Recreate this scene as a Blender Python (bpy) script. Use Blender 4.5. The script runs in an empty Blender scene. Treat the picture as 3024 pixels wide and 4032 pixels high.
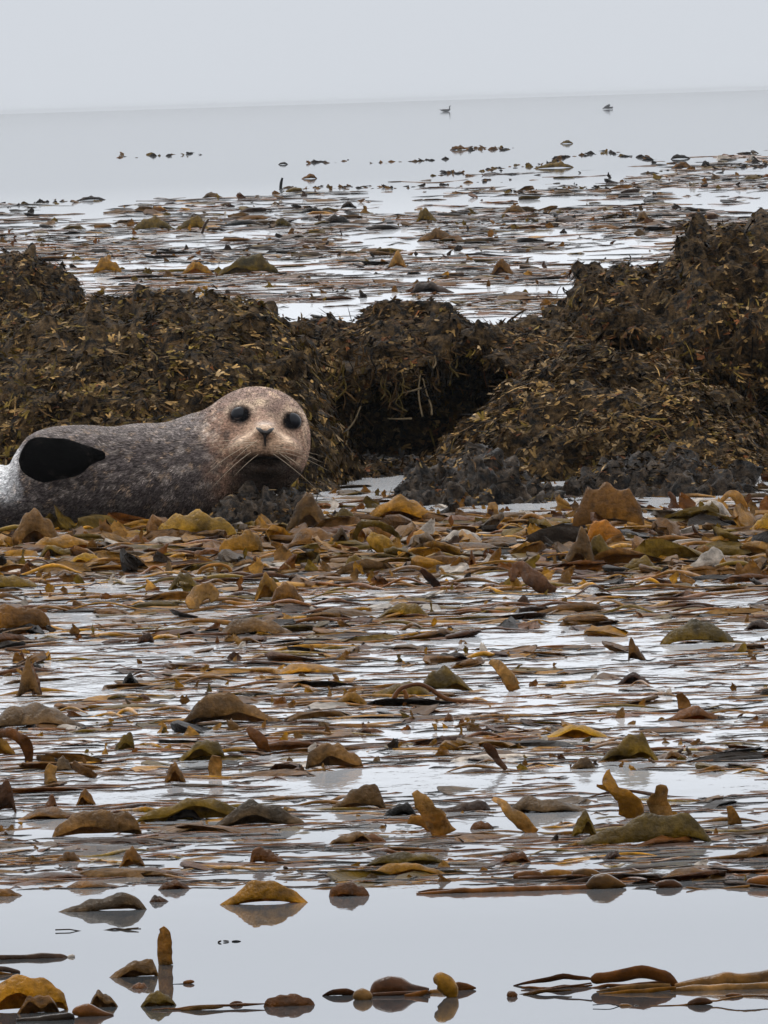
import bpy, math, random
import numpy as np
from mathutils import Vector, Matrix

random.seed(7)
RNG = np.random.default_rng(11)
SC = bpy.context.scene
COL = SC.collection

# ------------------------------------------------------------------ camera, sky, sun, exposure
CAM_H = 0.906                      # metres above the water
F = 63750.0                        # focal length in photo pixels (3024 x 4032)
PITCH = math.atan((2016 - 393) / F)
ROLL = math.atan(96 / 3024)
fwd = Vector((0, math.cos(PITCH), -math.sin(PITCH)))
up0 = Vector((0, math.sin(PITCH), math.cos(PITCH)))
rt0 = Vector((1, 0, 0))
cam_rt = rt0 * math.cos(ROLL) - up0 * math.sin(ROLL)
cam_up = up0 * math.cos(ROLL) + rt0 * math.sin(ROLL)
cam_data = bpy.data.cameras.new("camera")
cam_data.sensor_fit = 'VERTICAL'
cam_data.sensor_height = 24.0
cam_data.lens = 24.0 * F / 4032
cam_data.clip_start = 0.5
cam_data.clip_end = 60000
cam = bpy.data.objects.new("camera", cam_data)
cam.matrix_world = Matrix(((cam_rt.x, cam_up.x, -fwd.x, 0), (cam_rt.y, cam_up.y, -fwd.y, 0),
                           (cam_rt.z, cam_up.z, -fwd.z, CAM_H), (0, 0, 0, 1)))
COL.objects.link(cam)
SC.camera = cam

SUN_EL, SUN_AZ = math.radians(60), math.radians(332)     # azimuth clockwise from +Y (the view direction)
world = bpy.data.worlds.new("World")
SC.world = world
world.use_nodes = True
nt = world.node_tree
nt.nodes.clear()
wo = nt.nodes.new('ShaderNodeOutputWorld')
bg = nt.nodes.new('ShaderNodeBackground')
bg.inputs['Strength'].default_value = 0.1
sky = nt.nodes.new('ShaderNodeTexSky')
sky.sky_type = 'NISHITA'
sky.sun_disc = False
sky.sun_elevation = SUN_EL
sky.sun_rotation = SUN_AZ
sky.air_density = 1.0
sky.dust_density = 6.0
hs = nt.nodes.new('ShaderNodeHueSaturation')
hs.inputs['Saturation'].default_value = 0.25
nt.links.new(sky.outputs[0], hs.inputs['Color'])
# overcast cloud deck: CIE-like, brighter towards the zenith, smooth and the same all the way round
tc = nt.nodes.new('ShaderNodeTexCoord')
sep = nt.nodes.new('ShaderNodeSeparateXYZ')
nt.links.new(tc.outputs['Generated'], sep.inputs[0])
ramp = nt.nodes.new('ShaderNodeValToRGB')
cr = ramp.color_ramp
cr.elements[0].position = 0.0
cr.elements[0].color = (0.293, 0.309, 0.333, 1)
cr.elements[1].position = 1.0
cr.elements[1].color = (0.80, 0.81, 0.83, 1)
for pos, c3 in ((0.02, (0.298, 0.314, 0.338)), (0.057, (0.372, 0.394, 0.432)), (0.12, (0.57, 0.59, 0.62)), (0.22, (0.69, 0.705, 0.73)), (0.45, (0.76, 0.77, 0.79))):
    e = cr.elements.new(pos); e.color = (*c3, 1)
nt.links.new(sep.outputs[2], ramp.inputs[0])
gain = nt.nodes.new('ShaderNodeVectorMath')
gain.operation = 'SCALE'
gain.inputs['Scale'].default_value = 21.2
nt.links.new(ramp.outputs[0], gain.inputs[0])
mx = nt.nodes.new('ShaderNodeMix')
mx.data_type = 'RGBA'
mx.inputs[0].default_value = 0.95
nt.links.new(hs.outputs[0], mx.inputs[6])
nt.links.new(gain.outputs[0], mx.inputs[7])
nt.links.new(mx.outputs[2], bg.inputs['Color'])
nt.links.new(bg.outputs[0], wo.inputs['Surface'])

sun_d = bpy.data.lights.new("sun", 'SUN')
sun_d.energy = 1.4
sun_d.angle = math.radians(28)
sun_d.color = (1.0, 0.96, 0.9)
sun = bpy.data.objects.new("sun", sun_d)
sdir = Vector((math.sin(SUN_AZ) * math.cos(SUN_EL), math.cos(SUN_AZ) * math.cos(SUN_EL), math.sin(SUN_EL)))
sun.rotation_euler = sdir.to_track_quat('Z', 'Y').to_euler()
COL.objects.link(sun)

SC.view_settings.view_transform = 'Standard'
SC.view_settings.look = 'None'
SC.view_settings.exposure = 0.13
SC.view_settings.gamma = 1.0
SC.view_settings.use_curve_mapping = False
SC.cycles.max_bounces = 6
SC.cycles.transparent_max_bounces = 6
SC.cycles.use_denoising = True

# ------------------------------------------------------------------ helpers
def ray(u, v):
    return fwd * F + cam_rt * (u - 1512) - cam_up * (v - 2016)

def G(u, v, z=0.0):
    """point on the level z seen at photo pixel u, v"""
    r = ray(u, v)
    t = (z - CAM_H) / r.z
    return Vector((r.x * t, r.y * t, z))

def P(u, v, D):
    """point at distance D seen at photo pixel u, v"""
    r = ray(u, v)
    t = D / r.y
    return Vector((r.x * t, D, CAM_H + r.z * t))

def hash3(i, j, k, seed):
    h = (i.astype(np.int64) * 374761393 + j.astype(np.int64) * 668265263 + k.astype(np.int64) * 2147483647 + seed * 1274126177) & 0xFFFFFFFF
    h = ((h ^ (h >> 13)) * 1274126177) & 0xFFFFFFFF
    h = h ^ (h >> 16)
    return (h & 0xFFFF).astype(np.float64) / 65535.0

def vnoise(p, seed=0):
    i = np.floor(p).astype(np.int64)
    f = p - i
    f = f * f * (3 - 2 * f)
    out = 0
    for a in (0, 1):
        for b in (0, 1):
            for c in (0, 1):
                w = (f[..., 0] if a else 1 - f[..., 0]) * (f[..., 1] if b else 1 - f[..., 1]) * (f[..., 2] if c else 1 - f[..., 2])
                out = out + w * hash3(i[..., 0] + a, i[..., 1] + b, i[..., 2] + c, seed)
    return out * 2 - 1

def fbm(p, octaves=4, seed=0, gain_=0.5):
    a, s, o = 1.0, 0.0, 0.0
    for k in range(octaves):
        o = o + a * vnoise(p * (2.03 ** k) + 17.3 * k, seed + k)
        s += a
        a *= gain_
    return o / s

def mesh_np(name, V, Q, col=None, smooth=True):
    V = np.ascontiguousarray(V, dtype=np.float32)
    Q = np.ascontiguousarray(Q, dtype=np.int32)
    me = bpy.data.meshes.new(name)
    n = Q.shape[1]
    me.vertices.add(len(V))
    me.vertices.foreach_set('co', V.ravel())
    me.loops.add(Q.size)
    me.loops.foreach_set('vertex_index', Q.ravel())
    me.polygons.add(len(Q))
    me.polygons.foreach_set('loop_start', np.arange(0, Q.size, n, dtype=np.int32))
    me.polygons.foreach_set('loop_total', np.full(len(Q), n, dtype=np.int32))
    me.polygons.foreach_set('use_smooth', np.full(len(Q), smooth))
    if col is not None:
        a = me.attributes.new('col', 'FLOAT_COLOR', 'POINT')
        c4 = np.ones((len(V), 4), dtype=np.float32)
        c4[:, :3] = col
        a.data.foreach_set('color', c4.ravel())
    me.update(calc_edges=True)
    me.validate()
    return me

def link(name, me, mat=None, parent=None, loc=None):
    o = bpy.data.objects.new(name, me)
    if mat is not None:
        me.materials.clear()
        me.materials.append(mat)
    COL.objects.link(o)
    if loc is not None:
        o.location = loc
    if parent is not None:
        o.parent = parent
    return o

def tag(o, label=None, cat=None, group=None, kind=None):
    if label: o['label'] = label
    if cat: o['category'] = cat
    if group: o['group'] = group
    if kind: o['kind'] = kind
    return o

def grid_quads(nu, nv, off=0):
    i, j = np.meshgrid(np.arange(nu - 1), np.arange(nv - 1), indexing='ij')
    a = i * nv + j
    return np.stack([a, a + nv, a + nv + 1, a + 1], -1).reshape(-1, 4) + off

# ------------------------------------------------------------------ materials
def nodes_of(m):
    m.use_nodes = True
    t = m.node_tree
    return t, t.nodes['Principled BSDF'], t.nodes['Material Output']

def N(t, kind, **kw):
    n = t.nodes.new(kind)
    for k, v in kw.items():
        if k in n.inputs: n.inputs[k].default_value = v
        else: setattr(n, k, v)
    return n

def mat_water():
    m = bpy.data.materials.new("sea_water")
    t, b, o = nodes_of(m)
    b.inputs['Base Color'].default_value = (0.016, 0.019, 0.02, 1)
    b.inputs['Roughness'].default_value = 0.012
    b.inputs['IOR'].default_value = 1.40
    tcn = N(t, 'ShaderNodeTexCoord')
    mp = N(t, 'ShaderNodeMapping'); mp.inputs['Scale'].default_value = (13.0, 3.2, 1)
    n1 = N(t, 'ShaderNodeTexNoise', Scale=1.0, Detail=3.0, Roughness=0.5)
    mp2 = N(t, 'ShaderNodeMapping'); mp2.inputs['Scale'].default_value = (46, 11, 1)
    n2 = N(t, 'ShaderNodeTexNoise', Scale=1.0, Detail=3.0, Roughness=0.55)
    t.links.new(tcn.outputs['Object'], mp.inputs[0]); t.links.new(mp.outputs[0], n1.inputs['Vector'])
    t.links.new(tcn.outputs['Object'], mp2.inputs[0]); t.links.new(mp2.outputs[0], n2.inputs['Vector'])
    # patches of ruffled water between glassy slicks
    n3 = N(t, 'ShaderNodeTexNoise', Scale=0.5, Detail=2.0)
    t.links.new(tcn.outputs['Object'], n3.inputs['Vector'])
    rp = N(t, 'ShaderNodeMapRange'); rp.inputs[1].default_value = 0.4; rp.inputs[2].default_value = 0.65
    t.links.new(n3.outputs['Fac'], rp.inputs[0])
    ml = N(t, 'ShaderNodeMath', operation='MULTIPLY'); ml.inputs[1].default_value = 0.5
    ad = N(t, 'ShaderNodeMath', operation='MULTIPLY')
    t.links.new(n2.outputs['Fac'], ad.inputs[0]); t.links.new(rp.outputs[0], ad.inputs[1])
    b1 = N(t, 'ShaderNodeBump', Strength=1.0, Distance=0.0045)
    b2 = N(t, 'ShaderNodeBump', Strength=1.0, Distance=0.0022)
    sx = N(t, 'ShaderNodeSeparateXYZ'); t.links.new(tcn.outputs['Object'], sx.inputs[0])
    near = N(t, 'ShaderNodeMapRange'); near.inputs[1].default_value = 17.5; near.inputs[2].default_value = 23; near.inputs[3].default_value = .05
    farr = N(t, 'ShaderNodeMapRange'); farr.inputs[1].default_value = 90; farr.inputs[2].default_value = 190
    farr.inputs[3].default_value = 1; farr.inputs[4].default_value = .10
    t.links.new(sx.outputs[1], near.inputs[0]); t.links.new(sx.outputs[1], farr.inputs[0])
    mk = N(t, 'ShaderNodeMath', operation='MULTIPLY'); t.links.new(near.outputs[0], mk.inputs[0]); t.links.new(farr.outputs[0], mk.inputs[1])
    t.links.new(mk.outputs[0], b1.inputs['Strength']); t.links.new(mk.outputs[0], b2.inputs['Strength'])
    t.links.new(n1.outputs['Fac'], b1.inputs['Height'])
    t.links.new(ad.outputs[0], b2.inputs['Height'])
    t.links.new(b1.outputs[0], b2.inputs['Normal'])
    t.links.new(b2.outputs[0], b.inputs['Normal'])
    # diffuse colour mixed in to darken the sea's sky reflection
    df = N(t, 'ShaderNodeBsdfDiffuse')
    fm = N(t, 'ShaderNodeMix', data_type='RGBA')             # white sky reflection painted into the kelp bed water
    fm.inputs[6].default_value = (0.035, 0.04, 0.045, 1); fm.inputs[7].default_value = (0.80, 0.82, 0.85, 1)
    t.links.new(mk.outputs[0], fm.inputs[0]); t.links.new(fm.outputs[2], df.inputs['Color'])
    fk = N(t, 'ShaderNodeMapRange'); fk.inputs[3].default_value = .13; fk.inputs[4].default_value = .215
    t.links.new(mk.outputs[0], fk.inputs[0])
    ms = N(t, 'ShaderNodeMixShader'); ms.inputs[0].default_value = 0.13
    t.links.new(fk.outputs[0], ms.inputs[0])
    t.links.new(b.outputs[0], ms.inputs[1]); t.links.new(df.outputs[0], ms.inputs[2])
    t.links.new(ms.outputs[0], o.inputs['Surface'])
    return m

def mat_kelp(name="kelp", transl=0.45, rough=0.2, spec=0.18, bump=0.0055):
    m = bpy.data.materials.new(name)
    t, b, o = nodes_of(m)
    at = N(t, 'ShaderNodeAttribute', attribute_name='col')
    tcn = N(t, 'ShaderNodeTexCoord')
    geo = N(t, 'ShaderNodeNewGeometry')
    n1 = N(t, 'ShaderNodeTexNoise', Scale=55.0, Detail=7.0, Roughness=0.75)
    t.links.new(geo.outputs['Position'], n1.inputs['Vector'])
    r = N(t, 'ShaderNodeMapRange'); r.inputs[1].default_value = 0.3; r.inputs[2].default_value = 0.72
    r.inputs[3].default_value = 0.35; r.inputs[4].default_value = 1.65
    t.links.new(n1.outputs['Fac'], r.inputs[0])
    mul = N(t, 'ShaderNodeVectorMath', operation='SCALE')
    t.links.new(at.outputs['Color'], mul.inputs[0]); t.links.new(r.outputs[0], mul.inputs['Scale'])
    t.links.new(mul.outputs[0], b.inputs['Base Color'])
    b.inputs['Roughness'].default_value = rough
    b.inputs['Specular IOR Level'].default_value = spec
    n2 = N(t, 'ShaderNodeTexNoise', Scale=110.0, Detail=4.0, Roughness=0.6)
    t.links.new(geo.outputs['Position'], n2.inputs['Vector'])
    bp = N(t, 'ShaderNodeBump', Strength=1.0, Distance=bump)
    t.links.new(n2.outputs['Fac'], bp.inputs['Height'])
    t.links.new(bp.outputs[0], b.inputs['Normal'])
    if transl > 0:
        tr = N(t, 'ShaderNodeBsdfTranslucent')
        t.links.new(mul.outputs[0], tr.inputs['Color'])
        ms = N(t, 'ShaderNodeMixShader'); ms.inputs[0].default_value = transl
        t.links.new(b.outputs[0], ms.inputs[1]); t.links.new(tr.outputs[0], ms.inputs[2])
        t.links.new(ms.outputs[0], o.inputs['Surface'])
    return m

def mat_rock(name="wet_rock", lo=(0.004, 0.0035, 0.003, 1), hi=(0.18, 0.11, 0.048, 1), rough=0.6, spec=0.04):
    m = bpy.data.materials.new(name)
    t, b, o = nodes_of(m)
    geo = N(t, 'ShaderNodeNewGeometry')
    n1 = N(t, 'ShaderNodeTexNoise', Scale=38.0, Detail=8.0, Roughness=0.75)
    t.links.new(geo.outputs['Position'], n1.inputs['Vector'])
    cr = N(t, 'ShaderNodeValToRGB')
    cr.color_ramp.elements[0].position = 0.42; cr.color_ramp.elements[0].color = lo
    cr.color_ramp.elements[1].position = 0.72; cr.color_ramp.elements[1].color = hi
    e = cr.color_ramp.elements.new(0.56); e.color = tuple(.35 * q for q in hi[:3]) + (1,)
    t.links.new(n1.outputs['Fac'], cr.inputs[0]); t.links.new(cr.outputs[0], b.inputs['Base Color'])
    b.inputs['Roughness'].default_value = rough
    b.inputs['Specular IOR Level'].default_value = spec
    n2 = N(t, 'ShaderNodeTexNoise', Scale=70.0, Detail=6.0, Roughness=0.7)
    t.links.new(geo.outputs['Position'], n2.inputs['Vector'])
    bp = N(t, 'ShaderNodeBump', Strength=1.0, Distance=0.02)
    t.links.new(n2.outputs['Fac'], bp.inputs['Height']); t.links.new(bp.outputs[0], b.inputs['Normal'])
    return m

def mat_plain(name, c, rough=0.5, spec=0.5):
    m = bpy.data.materials.new(name)
    t, b, o = nodes_of(m)
    n1 = N(t, 'ShaderNodeTexNoise', Scale=40.0, Detail=3.0)
    mr = N(t, 'ShaderNodeMix', data_type='RGBA')
    mr.inputs[6].default_value = (c[0] * .75, c[1] * .75, c[2] * .75, 1)
    mr.inputs[7].default_value = (c[0] * 1.25, c[1] * 1.25, c[2] * 1.25, 1)
    t.links.new(n1.outputs['Fac'], mr.inputs[0]); t.links.new(mr.outputs[2], b.inputs['Base Color'])
    b.inputs['Roughness'].default_value = rough
    b.inputs['Specular IOR Level'].default_value = spec
    return m

def mat_fur():
    m = bpy.data.materials.new("seal_fur")
    t, b, o = nodes_of(m)
    at = N(t, 'ShaderNodeAttribute', attribute_name='col')
    tcn = N(t, 'ShaderNodeTexCoord')
    # fine hair streaks laid back along the body
    mp = N(t, 'ShaderNodeMapping'); mp.inputs['Scale'].default_value = (110, 200, 240); mp.inputs['Rotation'].default_value = (0, 0.35, 0)
    t.links.new(tcn.outputs['Object'], mp.inputs[0])
    n1 = N(t, 'ShaderNodeTexNoise', Scale=1.0, Detail=5.0, Roughness=0.65)
    t.links.new(mp.outputs[0], n1.inputs['Vector'])
    r = N(t, 'ShaderNodeMapRange'); r.inputs[1].default_value = 0.3; r.inputs[2].default_value = 0.68
    r.inputs[3].default_value = 0.4; r.inputs[4].default_value = 1.65
    t.links.new(n1.outputs['Fac'], r.inputs[0])
    mul = N(t, 'ShaderNodeVectorMath', operation='SCALE')
    t.links.new(at.outputs['Color'], mul.inputs[0]); t.links.new(r.outputs[0], mul.inputs['Scale'])
    t.links.new(mul.outputs[0], b.inputs['Base Color'])
    b.inputs['Roughness'].default_value = 0.62
    bw = N(t, 'ShaderNodeRGBToBW'); t.links.new(mul.outputs[0], bw.inputs[0])
    sp = N(t, 'ShaderNodeMath', operation='MULTIPLY'); sp.inputs[1].default_value = 1.3
    sp.use_clamp = True
    t.links.new(bw.outputs[0], sp.inputs[0]); t.links.new(sp.outputs[0], b.inputs['Specular IOR Level'])
    b.inputs['Sheen Weight'].default_value = 0.0
    bp = N(t, 'ShaderNodeBump', Strength=0.6, Distance=0.004)
    t.links.new(n1.outputs['Fac'], bp.inputs['Height']); t.links.new(bp.outputs[0], b.inputs['Normal'])
    return m

M_WATER = mat_water()
M_KELP = mat_kelp()
M_STIPE = mat_kelp("kelp_stipe", 0.0, 0.25, 0.07, 0.002)
M_RAFT = mat_kelp('kelp_raft', .42, .32, .05)
M_FLOAT = mat_kelp('kelp_float', 0.12, 0.13, 0.07, 0.0015)
M_WEED = mat_kelp("rockweed", 0.1, 0.6, 0.03)
M_ROCK = mat_rock()
M_SLATE = mat_rock('slate', (0.006, 0.006, 0.0065, 1), (0.14, 0.10, 0.068, 1), 0.45, 0.06)
M_FUR = mat_fur()
M_EYE = mat_plain("seal_eye", (0.003, 0.004, 0.007), 0.32, 0.16)
M_NOSE = mat_plain("seal_nose", (0.012, 0.009, 0.008), 0.45, 0.4)
M_WHISK = mat_plain("seal_whisker", (0.36, 0.29, 0.21), 0.5, 0.1)
M_BIRD = mat_plain("bird_feather", (0.025, 0.025, 0.028), 0.7, 0.2)

# ------------------------------------------------------------------ sea
def make_sea():
    R = 6000.0
    xs = np.array([-R, -400, -40, -6, 6, 40, 400, R])
    ys = np.array([-R, -200, 0, 12, 24, 36, 50, 100, 400, 1500, R])
    X, Y = np.meshgrid(xs, ys, indexing='ij')
    V = np.stack([X, Y, np.zeros_like(X)], -1).reshape(-1, 3)
    o = link('sea', mesh_np('sea', V, grid_quads(len(xs), len(ys))), M_WATER)
    tag(o, 'calm pale grey sea reaching the misty horizon', None, None, 'structure')
make_sea()
# ------------------------------------------------------------------ rocks
def interp(pts, u):
    p = np.array(pts, float)
    return np.interp(u, p[:, 0], p[:, 1])

PROF_ROUND = None
def ridge(crest, Dc, Df, Db, nu=150, nf=46, nb=22, cave=None, amp=0.035, seed=1, fscale=7.0, lean=0.0, jag=0.016):
    """a rock swept along its skyline: front foot -> crest -> back foot; returns grid (nu, nv, 3)"""
    u = np.linspace(crest[0][0], crest[-1][0], nu)
    v = interp(crest, u)
    C = np.array([P(a, b, Dc) for a, b in zip(u, v)])
    C[:, 2] = np.maximum(C[:, 2], -0.04)
    z0 = -0.06
    t = np.linspace(0, 1, nf)
    rows = []
    for k in range(nf):
        a = 1 - math.cos(t[k] * math.pi / 2) ** 0.85 if t[k] < 1 else 1.0
        b = math.sin(t[k] * math.pi / 2) ** 0.9
        y = Df + (Dc - Df) * a
        yy = np.full(nu, y) + lean * (1 - b)
        z = z0 + (C[:, 2] - z0) * b
        if cave is not None:
            cu0, cu1, zt, dep = cave[:4]
            wob = fbm(np.stack([u / 90, np.full(nu, z.mean() * 12), np.zeros(nu)], -1), 3, seed + 3)
            w = np.clip((u - cu0 + 90 * wob) / 90, 0, 1) * np.clip((cu1 - u + 90 * wob) / 90, 0, 1)
            zt = cave[2] + (cave[4] * (u - cu0) if len(cave) > 4 else 0) + .05 * fbm(np.stack([u / 70, np.zeros(nu), np.zeros(nu)], -1), 3, seed + 4) + .05 * np.clip((u - 1450) / 300, -1, 1)
            w = w * w * (3 - 2 * w)
            zz = np.clip((zt + 0.035 - z) / 0.07, 0, 1)
            zz = zz * zz * (3 - 2 * zz)
            yy = yy + dep * w * zz
        x = C[:, 0] * yy / Dc
        rows.append(np.stack([x, yy, z], -1))
    for k in range(1, nb):
        q = k / (nb - 1)
        a = math.sin(q * math.pi / 2)
        b = math.cos(q * math.pi / 2) ** 0.8 if q < 1 else 0.0
        y = Dc + (Db - Dc) * a
        z = z0 + (C[:, 2] - z0) * b
        rows.append(np.stack([C[:, 0] * y / Dc, np.full(nu, y), z], -1))
    V = np.stack(rows, 1)
    # displace along the surface normal
    du = np.gradient(V, axis=0); dv = np.gradient(V, axis=1)
    n = np.cross(du, dv)
    n /= np.linalg.norm(n, axis=-1, keepdims=True) + 1e-9
    if n[nu // 2, nf // 2, 1] > 0: n = -n
    d = fbm(V * fscale, 4, seed) * amp + np.abs(fbm(V * fscale * 2.6, 3, seed + 9)) * -amp * 0.6 + fbm(V * 30, 3, seed + 20) * jag
    d = d + (np.abs(fbm(V * fscale * 1.5 + 5, 4, seed + 40)) * 2 - .5) * amp * 1.5
    d = d - np.exp(-(fbm(V * 2.7, 2, 70) / .05) ** 2) * amp * 1.9        # cracks between the boulders' faces
    ridge_env = np.ones((nu, 1))
    V = V + n * (d * ridge_env)[..., None]
    return V, n

FORK_ST = np.array([[0, -.28], [0, .28], [.42, -.42], [.45, .42], [.5, 0], [1.0, -.66], [.97, -.25], [.9, .22], [.86, .7]])
FORK_Q = np.array([[0, 1, 4, 2], [1, 3, 4, 4], [2, 4, 6, 5], [4, 3, 8, 7]])
FORK_Q = np.array([[0, 1, 4, 2], [4, 1, 3, 7], [2, 4, 6, 5], [4, 3, 8, 7]])
OVAL_ST = np.array([[0, -.2], [0, .2], [.3, -.5], [.3, .5], [.7, -.45], [.7, .5], [1.0, -.12], [1.0, .15]])
OVAL_Q = np.array([[0, 1, 3, 2], [2, 3, 5, 4], [4, 5, 7, 6]])
STRIP_ST = np.array([[0, -.2], [0, .2], [.25, -.3], [.25, .3], [.5, -.3], [.5, .25], [.75, -.22], [.75, .3], [1.0, -.05], [1.0, .08]])
STRIP_Q = np.array([[0, 1, 3, 2], [2, 3, 5, 4], [4, 5, 7, 6], [6, 7, 9, 8]])

def sample_surface(V, n, num, rng, keep=None):
    nu, nv, _ = V.shape
    e1 = V[1:, :-1] - V[:-1, :-1]; e2 = V[:-1, 1:] - V[:-1, :-1]
    A = np.linalg.norm(np.cross(e1, e2), axis=-1)
    Fc = (V[1:, 1:] + V[:-1, :-1]) / 2
    A = np.where(Fc[..., 2] > -0.02, A, 0)
    nn = n[:-1, :-1]
    A = A * np.where(nn[..., 1] < 0.3, 1.0, 0.15)      # sparser on the seaward back
    A = A * np.where(fbm(Fc * 5.5 + 31, 3, 61) > -.12, 1.0, .35)   # bare dark patches between the weed
    A = A * (1 - .8 * np.exp(-(fbm(Fc * 2.7, 2, 70) / .05) ** 2))
    if keep is not None: A = A * keep(Fc)
    pr = (A / A.sum()).ravel()
    idx = rng.choice(len(pr), num, p=pr)
    i, j = np.unravel_index(idx, A.shape)
    a, b = rng.random(num)[:, None], rng.random(num)[:, None]
    p = V[i, j] + a * e1[i, j] + b * e2[i, j]
    return p, n[i, j]

def fronds(p, n, rng, L, W, ST, Q, palette, weights, lift=(0.0, 0.2), down=0.9, clump=9.0, seed=3):
    """vectorised little seaweed fronds lying on a surface; returns V, Q, col"""
    k = len(p)
    rnd = rng.normal(size=(k, 3))
    # clumps share a direction so the weed hangs in combed locks
    flow = np.stack([vnoise(p * clump, seed), vnoise(p * clump, seed + 1), vnoise(p * clump, seed + 2)], -1)
    d = np.array([0, -0.15, -1.0]) * down + flow * 1.5 + rnd * 0.8
    nn = n + rng.normal(size=(k, 3)) * 0.35
    nn /= np.linalg.norm(nn, axis=1, keepdims=True)
    d -= nn * np.sum(d * nn, 1, keepdims=True)
    d /= np.linalg.norm(d, axis=1, keepdims=True) + 1e-9
    s = np.cross(d, nn)
    ln = (L[0] + (L[1] - L[0]) * rng.random(k) ** 1.6)[:, None]
    wd = (W[0] + (W[1] - W[0]) * rng.random(k))[:, None]
    li = (lift[0] + (lift[1] - lift[0]) * rng.random(k))[:, None]
    bend = rng.normal(size=(k, 1)) * 0.25
    curl = (rng.random((k, 1)) * 0.9 + 0.1)
    S, T = ST[:, 0][None], ST[:, 1][None]
    h = ln * (li * S * (1.3 - curl * S)) + 0.004
    x = ln * S
    y = wd * T + ln * bend * S * S
    V = p[:, None] + d[:, None] * x[..., None] + s[:, None] * y[..., None] + nn[:, None] * h[..., None]
    m = len(ST)
    QQ = (Q[None] + (np.arange(k) * m)[:, None, None]).reshape(-1, 4)
    pal = np.array(palette)
    patch = fbm(p * 7.0, 3, seed + 5)[:, None]
    ci = rng.choice(len(pal), k, p=np.array(weights) / sum(weights))
    c = pal[ci] * (0.3 + 1.2 * rng.random((k, 1)) ** 1.5) * np.clip(1.0 + 1.3 * patch, 0.25, 2.2)
    c = np.repeat(c[:, None], m, 1) * (0.7 + 0.5 * S[..., None])
    return V.reshape(-1, 3), QQ, c.reshape(-1, 3)

def merge(parts):
    Vs, Qs, Cs, off = [], [], [], 0
    for V, Q, c in parts:
        Vs.append(V); Qs.append(Q + off); Cs.append(c); off += len(V)
    return np.concatenate(Vs), np.concatenate(Qs), np.concatenate(Cs)

TAN, OLV, BRN, DRK, GRY, RED = (.17, .102, .036), (.088, .058, .012), (.066, .034, .010), (.007, .0045, .0025), (.17, .115, .058), (.10, .036, .012)

def rock(label, V, n, weed_n, weights, seed, size=1.0, big=0, keep=None, mat=None):
    rng = np.random.default_rng(seed)
    nu, nv, _ = V.shape
    root = link('rock', mesh_np('rock', V.reshape(-1, 3), grid_quads(nu, nv)), mat or M_ROCK)
    tag(root, label, 'rock')
    pal = [TAN, OLV, BRN, DRK, GRY, RED]
    if weed_n:
        parts = []
        for ST, Q, frac, L, W in ((FORK_ST, FORK_Q, .66, (.010, .026), (.008, .017)),
                                  (OVAL_ST, OVAL_Q, .28, (.007, .018), (.007, .014)),
                                  (STRIP_ST, STRIP_Q, .13, (.03, .085), (.005, .010))):
            k = int(weed_n * 1.7 * frac)
            p, nn = sample_surface(V, n, k, rng, keep)
            L = (L[0] * size, L[1] * size); W = (W[0] * size, W[1] * size)
            ww = weights if ST is not STRIP_ST else (.8, 2.5, 5, 4, .3, .8)
            parts.append(fronds(p, nn, rng, L, W, ST, Q, pal, ww, seed=seed, down=.9 if ST is not STRIP_ST else 2.2))
        VV, QQ, cc = merge(parts)
        w = link('rockweed', mesh_np('rockweed', VV, QQ, cc, smooth=False), M_WEED, root)
        tag(w, kind='stuff')
    if big:
        # the larger single fronds that can be told apart
        for q in range(big):
            p, nn = sample_surface(V, n, 1, rng, (lambda Fc: (Fc[..., 2] > .3 * V[..., 2].max()) * 1.0) if keep is None else keep)
            ST, Q = ((FORK_ST, FORK_Q), (STRIP_ST, STRIP_Q))[q % 2]
            vv, qq, c = fronds(p, nn, rng, (.03, .065), (.008, .014), ST, Q, pal, weights, lift=(.3, .7), seed=seed)
            link('frond', mesh_np('frond', vv, qq, c), M_WEED, root)
    return root

# far left dark boulder
V, n = ridge([(-420, 1600), (-330, 1150), (-200, 1000), (-60, 970), (0, 978), (90, 1005), (181, 1046), (262, 1094), (290, 1150), (330, 1300), (360, 1600)],
             44.92, 44.00, 45.91, nu=110, seed=31)
rock('dark seaweed covered boulder at the left edge, standing behind the wide mound', V, n, 6000, (.7, .7, 2, 6, .5, .4), 41, big=14)
# wide mound behind the seal
A_crest = [(-900, 2100), (-800, 1600), (-500, 1330), (-200, 1260), (0, 1250), (100, 1208), (250, 1196), (330, 1170), (420, 1172), (520, 1150), (640, 1142), (770, 1140), (900, 1150),
           (995, 1171), (1085, 1216), (1130, 1262), (1180, 1340), (1240, 1470), (1300, 1660), (1345, 1850), (1380, 2100)]
A_crest = [(a, b + 20) for a, b in A_crest]
V, n = ridge(A_crest, 39.11, 37.50, 40.32, nu=230, nf=60, seed=5)
A_root = rock('wide rounded rock mound covered in olive and tan rockweed right behind the seal', V, n, 19000, (4, 4, 3, 3, 1.5, .3), 42, big=60)
# middle ledge with the dark hollow
C_crest = [(1000, 1900), (1060, 1400), (1139, 1262), (1200, 1251), (1310, 1242), (1398, 1256), (1420, 1232), (1497, 1208), (1640, 1212), (1772, 1209), (1827, 1232), (1860, 1256),
           (1970, 1258), (2080, 1264), (2160, 1275), (2260, 1300), (2400, 1500), (2460, 1900)]
C_crest = [(a, b + 14) for a, b in C_crest]
V, n = ridge(C_crest, 41.30, 40.50, 42.30, nu=210, nf=70, cave=(1290, 2000, 0.175, 0.68), seed=6, amp=0.03)
C_root = rock('low rock ledge with a black hollow under its shaggy overhang between two mounds', V, n, 13000, (2.2, 1.2, 4, 4, 1.0, .8), 43, big=60)
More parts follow.
